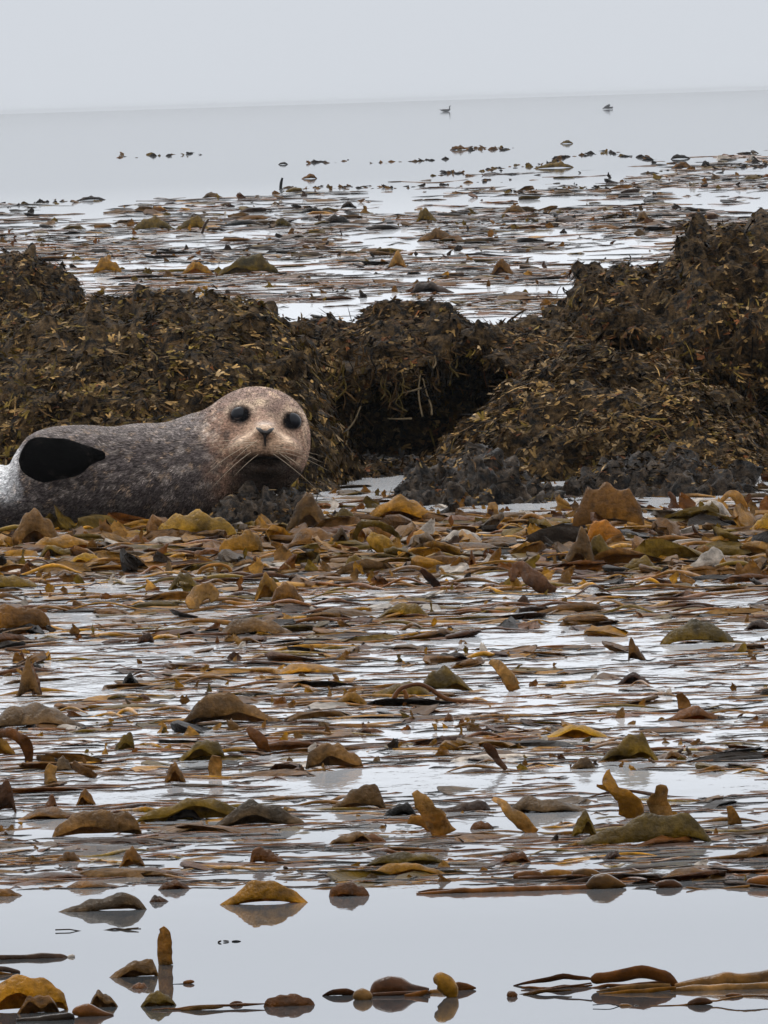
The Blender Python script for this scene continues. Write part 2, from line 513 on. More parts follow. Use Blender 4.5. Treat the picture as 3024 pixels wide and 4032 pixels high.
# tall rock at the right
D_crest = [(2060, 1950), (2110, 1400), (2146, 1273), (2179, 1232), (2245, 1196), (2258, 1152), (2280, 1090), (2355, 1056), (2453, 1054), (2574, 1052), (2618, 1020), (2673, 985), (2708, 915), (2761, 880),
           (2849, 868), (2937, 858), (3024, 856), (3200, 840), (3500, 900), (3800, 1200), (3950, 1900)]
V, n = ridge(D_crest, 43.29, 42.25, 44.61, nu=220, nf=60, seed=7, amp=0.045, cave=(2400, 3600, .19, .7, -.00033))
rock('tallest dark rock rising in steps to the right edge of the picture', V, n, 15000, (2.5, 1.6, 4, 4, .8, .9), 44, big=50)
# domed boulder in front of it
E_crest = [(1640, 2050), (1690, 1880), (1772, 1735), (1870, 1640), (1970, 1550), (2135, 1430), (2300, 1390), (2430, 1388), (2530, 1402), (2717, 1452), (2827, 1545), (2930, 1620), (3024, 1690), (3150, 1790), (3280, 1900), (3380, 2100)]
V, n = ridge(E_crest, 39.08, 37.88, 39.96, nu=220, nf=60, seed=8, amp=0.03)
rock('broad domed boulder with tan seaweed flecks in front of the tallest rock', V, n, 17000, (4.5, 1.2, 3.2, 3, 2.2, .4), 45, big=50)
V, n = ridge([(1080, 1990), (1150, 1890), (1230, 1850), (1330, 1838), (1450, 1832), (1560, 1825), (1680, 1832), (1760, 1850), (1830, 1990)],
             39.3, 38.75, 39.9, nu=110, seed=14, amp=0.03, fscale=12)
rock('low dark weedy rock lying at the mouth of the black hollow', V, n, 2600, (1, .8, 3, 6, .8, 1.2), 49, big=16)
# low wave-worn rocks at the waterline
V, n = ridge([(1560, 2030), (1596, 1925), (1640, 1885), (1720, 1868), (1772, 1858), (1816, 1805), (1882, 1780), (1959, 1824), (2036, 1868), (2123, 1880), (2190, 1921), (2225, 2030)],
             36.34, 35.88, 36.72, nu=150, seed=9, amp=0.04, fscale=9)
rock('low jagged slate grey rock with a peaked top in front of the black hollow', V, n, 900, (1.2, .3, 2.5, 5, 1.0, .3), 46, size=.8, big=8, mat=M_SLATE)
V, n = ridge([(2190, 2020), (2245, 1925), (2300, 1850), (2410, 1826), (2574, 1826), (2717, 1820), (2794, 1858), (2937, 1892), (3000, 1960), (3060, 2040)],
             36.46, 36.00, 36.90, nu=150, seed=10, amp=0.036, fscale=9)
rock('long low grey brown rock under the domed boulder beside the big brown kelp dome', V, n, 1500, (1.2, .3, 2.5, 5, 1.0, .3), 47, size=.8, big=8, mat=M_SLATE)
V, n = ridge([(800, 2120), (840, 2010), (900, 1965), (980, 1940), (1080, 1935), (1150, 1930), (1195, 1960), (1215, 2030), (1240, 2120)],
             34.80, 34.55, 35.15, nu=100, seed=12, amp=0.022, fscale=16)
rock('small dark knobbly rock under the seal\'s chin', V, n, 300, (1.2, .3, 2.5, 5, 1.0, .3), 48, size=.8, big=4, mat=M_SLATE)

# ------------------------------------------------------------------ seal
KS = 35.0 / F
def sd_ell(X, Y, Z, c, r):
    x, y, z = (X - c[0]) / r[0], (Y - c[1]) / r[1], (Z - c[2]) / r[2]
    k0 = np.sqrt(x * x + y * y + z * z)
    k1 = np.sqrt((x / r[0]) ** 2 + (y / r[1]) ** 2 + (z / r[2]) ** 2) + 1e-6
    return k0 * (k0 - 1) / k1

def sd_cone(X, Y, Z, a, b, ra, rb, sy=1.0):
    """round cone from a to b; sy stretches the cross-section in depth"""
    ax, ay, az = a; bx, by, bz = b
    dx, dy, dz = bx - ax, (by - ay) / sy, bz - az
    px, py, pz = X - ax, (Y - ay) / sy, Z - az
    h = np.clip((px * dx + py * dy + pz * dz) / (dx * dx + dy * dy + dz * dz), 0, 1)
    return np.sqrt((px - h * dx) ** 2 + (py - h * dy) ** 2 + (pz - h * dz) ** 2) - (ra + (rb - ra) * h)

def smin(a, b, k):
    h = np.clip(0.5 + 0.5 * (b - a) / k, 0, 1)
    return b + (a - b) * h - k * h * (1 - h)

def smax(a, b, k):
    return -smin(-a, -b, k)

def L3(u, v, y):
    return ((u - 1045) * KS, y, (2060 - v) * KS)

EYES = [(946, 1630), (1150, 1655)]
def flipper_sdf(X, Y, Z):
    px = lambda n_: n_ * KS
    fl = sd_cone(X, Y, Z, L3(172, 1800, -.128), L3(405, 1788, -.108), px(88), px(22), 0.36)
    fl = smin(fl, sd_ell(X, Y, Z, L3(228, 1806, -.126), (px(138), .028, px(76))), 0.02)
    return fl + .002 * np.sin(X * 70) * np.sin(Z * 90)

def seal_sdf(X, Y, Z):
    px = lambda n_: n_ * KS
    # trunk
    chain = [((900, 1815), .055, 165), ((760, 1868), .075, 200), ((560, 1885), .08, 198), ((330, 1888), .08, 194), ((225, 1888), .09, 186),
             ((95, 1980), .13, 112), ((-250, 1925), .2, 145), ((-650, 1985), .28, 115), ((-1000, 2020), .3, 70), ((-1250, 2035), .3, 42)]
    d = None
    for (c0, y0, r0), (c1, y1, r1) in zip(chain[:-1], chain[1:]):
        q = sd_cone(X, Y, Z, L3(*c0, y0), L3(*c1, y1), px(r0), px(r1), 1.25)
        d = q if d is None else smin(d, q, 0.03)
    # hind flippers
    for s in (-1, 1):
        q = sd_ell(X, Y, Z, L3(-1400, 2030, .3 + s * .06), (.11, .035, .03))
        d = smin(d, q, 0.03)
    # neck and throat
    d = smin(d, sd_cone(X, Y, Z, L3(850, 1800, .055), L3(985, 1740, .035), px(170), px(172), 1.15), 0.05)
    d = smin(d, sd_ell(X, Y, Z, L3(1010, 1850, .01), (px(150), .075, px(95))), 0.05)
    # cranium and cheeks
    h = sd_ell(X, Y, Z, L3(1020, 1690, .0), (px(191), .118, px(162)))
    h = smin(h, sd_ell(X, Y, Z, L3(940, 1760, -.015), (px(95), .07, px(85))), 0.04)
    h = smin(h, sd_ell(X, Y, Z, L3(1128, 1768, -.01), (px(72), .07, px(85))), 0.04)
    d = smin(d, h, 0.045)
    # muzzle: bridge, two whisker pads, chin
    d = smin(d, sd_cone(X, Y, Z, L3(1047, 1652, -.07), L3(1046, 1706, -.165), px(62), px(46), 1.0), 0.03)
    d = smin(d, sd_ell(X, Y, Z, L3(1046, 1748, -.10), (px(128), .085, px(60))), 0.022)
    pads = None
    for (u, v) in ((982, 1757), (1108, 1763)):
        q = sd_ell(X, Y, Z, L3(u, v, -.155), (px(84), .048, px(52)))
        pads = q if pads is None else smin(pads, q, 0.006)
    d = smin(d, pads, 0.014)
    d = smin(d, sd_ell(X, Y, Z, L3(1046, 1692, -.182), (px(38), .022, px(24))), 0.014)   # nose pad
    chin = sd_ell(X, Y, Z, L3(1050, 1836, -.07), (px(78), .05, px(36)))
    d = smin(d, chin, 0.012)
    # mouth slit
    d = smax(d, -sd_ell(X, Y, Z, L3(1050, 1808, -.18), (px(112), .075, px(15))), 0.010)
    # groove between the pads
    d = smax(d, -sd_ell(X, Y, Z, L3(1046, 1738, -.203), (px(5), .014, px(40))), 0.006)
    # eye sockets
    for (u, v) in EYES:
        d = smax(d, -sd_ell(X, Y, Z, L3(u, v, -.128), (px(30), .024, px(27))), 0.03)
    # folds in the neck
    for (u0, v0, u1, v1) in ((845, 1650, 800, 1880), (790, 1680, 735, 1930)):
        d = smax(d, -sd_cone(X, Y, Z, L3(u0, v0, -.10), L3(u1, v1, -.165), .008, .008), 0.02)
    # fore flipper laid back along the flank
    fl = flipper_sdf(X, Y, Z)
    d = smin(d, fl, 0.016)
    return d

def surface_nets(fn, lo, hi, h):
    ax = [np.arange(lo[i], hi[i] + h, h, dtype=np.float32) for i in range(3)]
    nx, ny, nz = [len(a) for a in ax]
    X, Y, Z = ax[0][:, None, None], ax[1][None, :, None], ax[2][None, None, :]
    v = fn(X, Y, Z).astype(np.float32)
    ins = v < 0
    cell = np.zeros((nx - 1, ny - 1, nz - 1), bool)
    allin = np.ones_like(cell)
    for a in (0, 1):
        for b in (0, 1):
            for c in (0, 1):
                s = ins[a:nx - 1 + a, b:ny - 1 + b, c:nz - 1 + c]
                cell |= s; allin &= s
    act = cell & ~allin
    I = np.argwhere(act)
    idx = -np.ones(act.shape, np.int64)
    idx[act] = np.arange(len(I))
    acc = np.zeros((len(I), 3)); cnt = np.zeros(len(I))
    corners = [(a, b, c) for a in (0, 1) for b in (0, 1) for c in (0, 1)]
    for p in corners:
        for ax_ in range(3):
            if p[ax_]: continue
            q = list(p); q[ax_] = 1
            v0 = v[I[:, 0] + p[0], I[:, 1] + p[1], I[:, 2] + p[2]]
            v1 = v[I[:, 0] + q[0], I[:, 1] + q[1], I[:, 2] + q[2]]
            m = (v0 < 0) != (v1 < 0)
            t = np.where(m, v0 / np.where(m, v0 - v1, 1), 0)
            pos = I + np.array(p); pos = pos.astype(float); pos[:, ax_] += t
            acc[m] += pos[m]; cnt[m] += 1
    Vt = acc / cnt[:, None] * h + np.array(lo)
    quads = []
    for ax_ in range(3):
        b, c = [(1, 2), (2, 0), (0, 1)][ax_]
        sl0 = [slice(1, -1)] * 3; sl1 = [slice(1, -1)] * 3
        sl0[ax_] = slice(0, -1); sl1[ax_] = slice(1, None)
        s0, s1 = ins[tuple(sl0)], ins[tuple(sl1)]
        E = np.argwhere(s0 != s1)
        off = np.array([1, 1, 1]); off[ax_] = 0
        E = E + off
        flip = s0[s0 != s1]
        def cid(db, dc):
            q = E.copy(); q[:, b] -= db; q[:, c] -= dc
            return idx[q[:, 0], q[:, 1], q[:, 2]]
        q = np.stack([cid(0, 0), cid(1, 0), cid(1, 1), cid(0, 1)], -1)
        q[~flip] = q[~flip][:, ::-1]
        quads.append(q)
    Q = np.concatenate(quads)
    return Vt, Q[(Q >= 0).all(1)]

def sstep(a, b, x):
    t = np.clip((x - a) / (b - a), 0, 1)
    return t * t * (3 - 2 * t)

def seal_front(u, v):
    """depth of the seal's near surface at a face pixel"""
    y = np.arange(-0.28, 0.2, 0.0005)
    x, _, z = L3(u, v, 0)
    d = seal_sdf(np.full_like(y, x), y, np.full_like(y, z))
    k = np.argmax(d < 0)
    return y[k]

def make_seal():
    V1, Q1 = surface_nets(seal_sdf, (L3(-1650, 0, 0)[0], -0.245, -0.06), (0.12, 0.46, 0.33), 0.0042)
    # smooth the cell steps
    ee = np.concatenate([Q1[:, [0, 1]], Q1[:, [1, 2]], Q1[:, [2, 3]], Q1[:, [3, 0]]])
    for lam in (0.5, 0.5):
        s = np.zeros_like(V1); c = np.zeros(len(V1))
        np.add.at(s, ee[:, 0], V1[ee[:, 1]]); np.add.at(c, ee[:, 0], 1)
        V1 = V1 + lam * (s / np.maximum(c, 1)[:, None] - V1)
    U = V1[:, 0] / KS + 1045; Vp = 2060 - V1[:, 2] / KS; Yd = V1[:, 1]
    # skin folds and lumps
    wr = fbm(V1 * np.array([26, 18, 18]), 3, 77)
    # coat colours
    tan = np.array([.225, .130, .088]); brow = np.array([.27, .185, .13]); grey = np.array([.068, .055, .052]); pale = np.array([.38, .26, .17])
    dark = np.array([.035, .028, .027]); silver = np.array([.74, .74, .75])
    c = np.tile(grey, (len(V1), 1))
    mix = lambda c, t, w: c + (np.asarray(t) - c) * np.clip(w, 0, 1)[:, None]
    n1 = fbm(V1 * 38, 4, 3); n2 = fbm(V1 * 85, 3, 8); n3 = fbm(V1 * 16, 3, 21); n4 = fbm(V1 * 150, 2, 31); n5 = fbm(V1 * np.array([55, 90, 110]), 3, 51)
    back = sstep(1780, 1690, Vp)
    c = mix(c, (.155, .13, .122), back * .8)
    c = mix(c, (.24, .20, .175), sstep(.08, .4, n5) * .7)
    c = mix(c, dark, sstep(.0, .4, n2 + n3 * .6) * .62)
    c = mix(c, pale * .85, sstep(.22, .45, n2 * .7 + n4 * .5) * .7)
    head = sstep(760, 880, U + n3 * 60 + n1 * 40)
    hc = np.tile(tan, (len(V1), 1))
    hc = mix(hc, (.19, .122, .095), sstep(1660, 1570, Vp))
    hc = mix(hc, pale * 1.1, sstep(.0, .35, n1 * .5 + n5 * .6) * .8)
    hc = mix(hc, (.10, .07, .052), sstep(.12, .45, n2 + .3 * n3) * .65)
    hc = mix(hc, (.085, .062, .05), sstep(.1, .4, n4) * .35)
    # muzzle is plainer and warm
    mz = np.exp(-(((U - 1046) / 120) ** 2 + ((Vp - 1742) / 62) ** 2)) * (Yd < -.06)
    hc = mix(hc, (.235, .15, .092), mz * .8)
    br = np.exp(-(((U - 1046) / 75) ** 2 + ((Vp - 1668) / 16) ** 2)) * (Yd < -.06)  # nose ridge light and bluish top glint, painted into the coat
    hc = mix(hc, (.40, .27, .18), br * .7)
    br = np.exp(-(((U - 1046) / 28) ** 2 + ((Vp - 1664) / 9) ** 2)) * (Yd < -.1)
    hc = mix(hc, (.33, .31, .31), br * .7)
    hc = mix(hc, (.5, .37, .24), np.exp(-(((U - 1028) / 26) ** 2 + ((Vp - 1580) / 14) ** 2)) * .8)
    for (eu, ev), k in zip(EYES, (1, .9)):
        a = .35 if eu < 1000 else -.45                     # almond, tilted out and down
        ex = (U - eu) * math.cos(a) - (Vp - ev) * math.sin(a) * -1; ez = (U - eu) * -math.sin(a) * -1 + (Vp - ev) * math.cos(a)
        ex, ez = (U - eu) * math.cos(a) - (Vp - ev) * math.sin(a), (U - eu) * math.sin(a) + (Vp - ev) * math.cos(a)
        r = np.sqrt((ex / (57 * k)) ** 2 + (ez / 47) ** 2)
        fr = (Yd < .02)
        hc = mix(hc, (.40, .29, .20), np.exp(-((r - 1.0) / .2) ** 2) * fr * sstep(ev + 30, ev - 30, Vp) * .7)
        hc = mix(hc, (.004, .004, .0045), sstep(1.0, .6, r + n2 * .08) * fr)
    # light on the muzzle's upper edge painted pale, dark smudges on brow and cheeks
    arc = 1668 + np.abs(U - 1046) ** 1.25 * .20
    hc = mix(hc, (.44, .31, .21), np.exp(-((Vp - arc) / 11) ** 2) * sstep(165, 90, np.abs(U - 1046)) * (Yd < -.05) * (.45 + .8 * np.clip(n1 + .3, 0, 1)))
    hc = mix(hc, (.10, .068, .055), np.exp(-(((U - 1075) / 34) ** 2 + ((Vp - 1608) / 42) ** 2)) * .55)
    hc = mix(hc, (.115, .08, .062), np.exp(-(((U - 985) / 40) ** 2 + ((Vp - 1800) / 26) ** 2)) * .6)
    hc = mix(hc, (.10, .072, .06), sstep(1000, 860, U) * sstep(-.05, .3, n2 + n5 * .5) * .75)
    hc = mix(hc, (.42, .33, .27), sstep(900, 800, U) * sstep(1800, 1720, Vp) * sstep(.05, .3, n1 + n4 * .3) * .8)
    sp = sstep(.25, .4, fbm(V1 * 210, 1, 91)) * np.exp(-(((np.abs(U - 1046) - 62) / 45) ** 2 + ((Vp - 1758) / 30) ** 2)) * (Yd < -.08)
    hc = mix(hc, (.07, .048, .035), sp * .8)
    # lips and the throat's shade below them, painted dark
    lip = np.exp(-(((U - 1050) / 110) ** 4 + ((Vp - (1796 + ((U - 1046) / 100) ** 2 * 34)) / 17) ** 2)) * (Yd < -.03)
    hc = mix(hc, (.012, .01, .009), lip)
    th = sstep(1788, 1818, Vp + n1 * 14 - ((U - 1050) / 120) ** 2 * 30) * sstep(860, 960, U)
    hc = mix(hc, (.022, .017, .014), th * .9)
    hc = mix(hc, (.02, .016, .014), np.exp(-(((U - 1046) / 12) ** 2 + ((Vp - 1735) / 34) ** 2)) * (Yd < -.1) * .7)
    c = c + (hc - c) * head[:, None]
    c = mix(c, dark, sstep(1930, 2000, Vp + n1 * 40) * .5)  # underside shade painted into the lower coat
    # black fore flipper
    fd = flipper_sdf(V1[:, 0], V1[:, 1], V1[:, 2])
    c = mix(c, (.002, .002, .002), sstep(.018, .001, fd + n1 * .010 + n2 * .006))
    # hindquarters whitened towards the left
    c = mix(c, silver, sstep(110, 20, U + n1 * 40) * sstep(2010, 1880, Vp) * .85 * sstep(.004, .02, fd))
    V1 = V1 + 0
    nrm = None
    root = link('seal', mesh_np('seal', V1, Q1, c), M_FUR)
    root.location = P(1045, 2060, 35.0)
    root.rotation_euler = (0, ROLL, 0)
    tag(root, 'spotted grey and tan seal lying by the rocks, its face turned to the camera', 'seal')
    # wrinkle relief
    tex = wr
    # short fur lying back from the nose
    e1 = V1[Q1[:, 2]] - V1[Q1[:, 0]]; e2 = V1[Q1[:, 3]] - V1[Q1[:, 1]]
    fn = np.cross(e1, e2); ar = np.linalg.norm(fn, axis=1); fn /= ar[:, None] + 1e-12
    fc = V1[Q1].mean(1)
    if (fn * (fc - V1.mean(0)))[:, 2].sum() < 0: fn = -fn
    rg = np.random.default_rng(9)
    ok = (fn[:, 1] < .35) & (fc[:, 0] > -.75) & (fc[:, 2] > -.01)
    ok &= c[Q1[:, 0]].mean(1) > .02
    ok = ok * np.where(np.linalg.norm(fc - np.array(L3(1046, 1690, -.19)), axis=1) < .2, .45, 1.0)
    pr = ar * ok; pr /= pr.sum()
    k = 60000
    f = rg.choice(len(pr), k, p=pr)
    w4 = rg.dirichlet((1, 1, 1, 1), k)
    p = (V1[Q1[f]] * w4[..., None]).sum(1); n = fn[f]
    away = p - np.array(L3(1046, 1690, -.19))
    dist = np.linalg.norm(away, axis=1, keepdims=True)
    d = away / dist + rg.normal(size=(k, 3)) * .28 + np.array([0, 0, -.25])
    d -= n * np.sum(d * n, 1, keepdims=True); d /= np.linalg.norm(d, axis=1, keepdims=True) + 1e-9
    s = np.cross(d, n)
    ln = np.clip(.0035 + dist * .022, .0035, .0105) * rg.uniform(.6, 1.2, (k, 1)); wd = .0005 + .035 * ln
    cols = c[Q1[f][:, 0]] * (1 + (rg.choice([.4, .8, 1.1, 1.85], (k, 1), p=[.3, .3, .25, .15]) - 1) * np.clip(.45 + dist * 2.2, 0, 1))
    st = np.array([[0, -1], [0, 1], [.55, -.8], [.55, .8], [1, -.1], [1, .1]])
    hh = np.array([-.05, -.05, .16, .16, .20, .20])
    HV = p[:, None] + d[:, None] * (ln * st[:, 0])[..., None] + s[:, None] * (wd * st[:, 1])[..., None] + n[:, None] * (ln * hh)[..., None]
    HQ = (np.array([[0, 1, 3, 2], [2, 3, 5, 4]])[None] + (np.arange(k) * 6)[:, None, None]).reshape(-1, 4)
    fur = link('fur', mesh_np('fur', HV.reshape(-1, 3), HQ, np.repeat(np.clip(cols, 0, .8), 6, 0)), M_FUR, root)
    tag(fur, kind='stuff')
    # eyes
    for (eu, ev) in EYES:
        y = seal_front(eu, ev)
        me = ball_mesh('eye', (0.0205, 0.015, 0.018), 20, 12)
        o = link('eye', me, M_EYE, root)
        o.location = L3(eu, ev, y + 0.0118)
        o.rotation_euler = (0, math.radians(-12 if eu < 1000 else 18), 0)
    # nose: two slanted nostrils and the line under them, following the surface
    def on(u, v, dy=-.001): 
        return L3(u, v, seal_front(u, v) + dy)
    pv, pq, off = [], [], 0
    for path, rr in (([(1012, 1677), (1024, 1684), (1036, 1694), (1042, 1704)], [.0016, .0042, .0048, .003]),
                     ([(1080, 1679), (1068, 1686), (1056, 1696), (1050, 1706)], [.0016, .0042, .0048, .003]),
                     ([(1030, 1690), (1046, 1696), (1062, 1692)], [.002, .005, .002]),
                     ([(1046, 1698), (1046, 1715), (1046, 1732), (1047, 1750)], [.006, .0042, .003, .0012])):
        v_, q_ = tube([on(*p_) for p_ in path], rr, n=8, flat=.6)
        pv.append(v_); pq.append(q_ + off); off += len(v_)
    link('nose', mesh_np('nose', np.concatenate(pv), np.concatenate(pq)), M_NOSE, root)
    # whiskers
    rw = random.Random(5)
    for side, base in ((-1, (985, 1755)), (1, (1108, 1760))):
        for k in range(9):
            bu = base[0] + rw.uniform(-46, 36); bv = base[1] + rw.uniform(-30, 34)
            y0 = seal_front(bu, bv)
            ln = rw.uniform(70, 230)
            ang = math.radians(rw.uniform(-10, 36))
            pts = []
            wc = rw.uniform(.05, .3)
            for q in range(6):
                s = q / 5
                uu = bu + side * ln * s * math.cos(ang)
                vv = bv + ln * (s * math.sin(ang) + wc * s * s)
                pts.append(L3(uu, vv, y0 - .004 - .03 * math.sin(s * 2.2)))
            v_, q_ = tube(pts, [.0005, .00046, .0004, .00034, .00024, .0001], n=5)
            link('whisker', mesh_np('whisker', v_, q_), M_WHISK, root)
    return root

def ball_mesh(name, r, nu=16, nv=10, col=None):
    th = np.linspace(0, 2 * math.pi, nu, endpoint=False)
    ph = np.linspace(0.02, math.pi - 0.02, nv)
    T, Pp = np.meshgrid(th, ph, indexing='ij')
    V = np.stack([r[0] * np.cos(T) * np.sin(Pp), r[1] * np.sin(T) * np.sin(Pp), r[2] * np.cos(Pp)], -1)
    i, j = np.meshgrid(np.arange(nu), np.arange(nv - 1), indexing='ij')
    a = i * nv + j; b = ((i + 1) % nu) * nv + j
    Q = np.stack([a, a + 1, b + 1, b], -1).reshape(-1, 4)
    return mesh_np(name, V.reshape(-1, 3), Q, col)

def tube(pts, radii, n=8, flat=1.0, flat_axis=None, sub=1):
    """closed sweep; flat < 1 thins the section in depth (y) to make blades and ribbons"""
    pts = np.array(pts, float); radii = np.array(radii, float)
    if sub > 1:
        m = len(pts); tt = np.arange(m); ts = np.linspace(0, m - 1, (m - 1) * sub + 1)
        # catmull-rom
        ext = np.vstack([2 * pts[0] - pts[1], pts, 2 * pts[-1] - pts[-2]])
        out = []
        for t in ts:
            i = min(int(t), m - 2); f = t - i
            p0, p1, p2, p3 = ext[i], ext[i + 1], ext[i + 2], ext[i + 3]
            out.append(.5 * ((2 * p1) + (-p0 + p2) * f + (2 * p0 - 5 * p1 + 4 * p2 - p3) * f * f + (-p0 + 3 * p1 - 3 * p2 + p3) * f ** 3))
        pts = np.array(out); radii = np.interp(ts, tt, radii)
    k = len(pts)
    tang = np.gradient(pts, axis=0)
    tang /= np.linalg.norm(tang, axis=1, keepdims=True) + 1e-12
    ref = np.array([0, 1.0, 0]) if flat_axis is None else np.array(flat_axis, float)
    e2 = ref[None] - tang * (tang @ ref)[:, None]
    e2 /= np.linalg.norm(e2, axis=1, keepdims=True) + 1e-9
    e1 = np.cross(e2, tang)
    a = np.linspace(0, 2 * math.pi, n, endpoint=False)
    V = pts[:, None] + radii[:, None, None] * (np.cos(a)[None, :, None] * e1[:, None] + flat * np.sin(a)[None, :, None] * e2[:, None])
    i, j = np.meshgrid(np.arange(k - 1), np.arange(n), indexing='ij')
    A = i * n + j; B = i * n + (j + 1) % n
    Q = np.stack([A, A + n, B + n, B], -1).reshape(-1, 4)
    V = V.reshape(-1, 3)
    caps = []
    if n % 2 == 0:
        for r0, rev in ((0, False), ((k - 1) * n, True)):
            for q in range(n // 2 - 1):
                f = [r0 + q, r0 + q + 1, r0 + n - 2 - q, r0 + n - 1 - q]
                caps.append(f[::-1] if rev else f)
        Q = np.concatenate([Q, np.array(caps)])
    return V, Q

SEAL = make_seal()
# ------------------------------------------------------------------ kelp
PAL = dict(gold=(.23, .105, .006), mustard=(.29, .155, .010), olive=(.105, .062, .006), brown=(.120, .051, .007), red=(.108, .038, .006), maroon=(.060, .022, .006),
           grey=(.082, .048, .020), taupe=(.125, .062, .016), tan=(.28, .14, .028), dark=(.016, .010, .006), orange=(.36, .13, .006), pale=(.36, .31, .26), purple=(.040, .022, .013))  # pale also paints the wet glints among the blades

def hump_verts(x0, y0, w, H, dep, peak, rnd, ns=20, nt=9, shape=1.0, edge=0.15, yaw=0.0, rough=1.0):
    """a single kelp blade arching out of the water: leaf shaped in plan, its near edge lifted"""
    s = np.linspace(0, 1, ns)[:, None]; t = np.linspace(0, 1, nt)[None, :]
    xx = np.where(s < peak, s / max(peak, 1e-3), (1 - s) / max(1 - peak, 1e-3))
    xx = np.clip(xx, 0, 1)
    prof = np.sqrt(np.clip(1 - (1 - xx) ** 2.2, 0, 1)) if shape < .8 else np.sin(xx * math.pi / 2) ** shape
    leaf = np.clip(np.sin(math.pi * np.clip(s, 0.004, .996)) ** .55, .04, 1)
    p1, p2, p3 = rnd.random() * 6.28, rnd.random() * 6.28, rnd.random() * 6.28
    wob = 1 + rough * (.09 * np.sin(6 * s + p1 + 2 * t) + .05 * np.sin(15 * s + 5 * t + p2) + .03 * np.sin(31 * s - 6 * t + p3))
    arch = edge * (1 - t) ** 1.5 * (1 + .6 * np.sin(9 * s + p3)) + np.sin(math.pi * np.clip(t * .93 + .035, 0, 1)) ** .75 * (1 - edge * .4)
    Z = H * prof * arch * wob - 0.003
    Y = dep * leaf * ((t - .5) + rough * .10 * np.sin(6 * s + p2))
    X = w * (s - .5) + dep * .2 * rough * np.sin(3 * t + p1) * leaf
    Y = Y + rough * dep * .10 * (np.abs(t - .5) * 2) ** 3 * np.sin(41 * s + p3) * np.sign(t - .5)
    Z = Z + rough * H * .10 * np.sin(23 * s + 9 * t + p1) * np.sin(math.pi * t)
    if ns > 12:
     gq = np.stack([X + 0 * t, Y + 0 * s, Z + 0 * s], -1) * 38 + np.array([p1, p2, p3]) * 9
     nz = fbm(gq, 3, 33); nz2 = fbm(gq * .45 + 5, 2, 34)
     Z = Z * (1 + .28 * nz2 + .22 * nz)
     Y = Y + dep * .14 * nz; X = X + w * .02 * nz2
    c, sn = math.cos(yaw), math.sin(yaw)
    V = np.stack([x0 + X * c - Y * sn + 0 * t, y0 + X * sn + Y * c, Z + 0 * s], -1)
    return V.reshape(-1, 3)

def blade_col(V, col, rnd, nt=None):
    c = np.array(PAL[col]) if isinstance(col, str) else np.array(col)
    n = fbm(V * 30 + rnd.random() * 50, 3, 5)[:, None]
    n2 = fbm(V * 9 + rnd.random() * 50, 2, 15)[:, None]
    n3 = fbm(V * np.array([25, 60, 90]) + rnd.random() * 50, 3, 25)[:, None]
    c = c * np.clip(1 + .6 * n + .5 * n2 + .5 * n3, .4, 1.55)
    c = c + np.array([.02, .004, -.004]) * n2
    if nt:                                                   # edge highlight painted along the margins
        e = np.abs((np.arange(len(V)) % nt) / (nt - 1) - .5) * 2
        c = c * (1 + .9 * (e[:, None] > .93) * (n > -.1))
    return np.clip(c, .003, .8)

PR = random.Random(3)
KGROUP = 'kelp blades floating on the sea'
def add_thick(o, t=0.0013):
    m = o.modifiers.new('thickness', 'SOLIDIFY')
    m.thickness = t
    return o

def blade_obj(V, Q, c, label, group=KGROUP, thick=True, mat=None):
    o0 = V.mean(0); o0[2] = 0
    o = link('floating_kelp', mesh_np('floating_kelp', V - o0, Q, c), mat or M_KELP)
    o.location = o0
    if thick: add_thick(o)
    return tag(o, label, 'kelp', group)

def K(u0, u1, vt, vb, peak, col, label, shape=.9, dep=None, edge=None, yaw=None):
    """blade arching out of the water between two pixels of its waterline"""
    g = G((u0 + u1) / 2, vb)
    s = g.y / F
    w, H = (u1 - u0) * s, max((vb - vt) * s, .004)
    d = dep * w if dep else min(max(.38 * w, .015), .075)
    lift = d * .3 * CAM_H / g.y                              # the crest lies behind the near edge
    H = max(H - lift, .003)
    V = hump_verts(g.x, g.y + d * .5, w, H, d, peak, PR, 22, 9, shape, PR.uniform(.05, .3) if edge is None else edge,
                   PR.uniform(-.2, .2) if yaw is None else yaw, .55)
    return blade_obj(V, grid_quads(22, 9), blade_col(V, col, PR, 9), label)

def FG(path, col, label, flat=.28, lean=0.0, twist=0):
    """upright or arching blade: path of (u, v, half width in px); the first point stands on the water"""
    D = G(path[0][0], path[0][1]).y
    s = D / F
    pts = [P(u, v, D + lean * i) for i, (u, v, r) in enumerate(path)]
    V, Q = tube(pts, [r * s for (_, _, r) in path], n=10, flat=flat * .45, sub=5)
    # cup and ruffle it
    ph = PR.random() * 6
    V[:, 1] += .012 * np.sin(V[:, 2] * 60 + ph) + .35 * np.abs(V[:, 0] - V[:, 0].mean()) + .006 * np.sin(V[:, 0] * 150 + ph)
    V[:, 0] += .004 * fbm(V * 60, 2, 4)
    V[:, 2] += .004 * fbm(V * 60 + 9, 2, 4)
    return blade_obj(V, Q, blade_col(V, col, PR), label, thick=False)

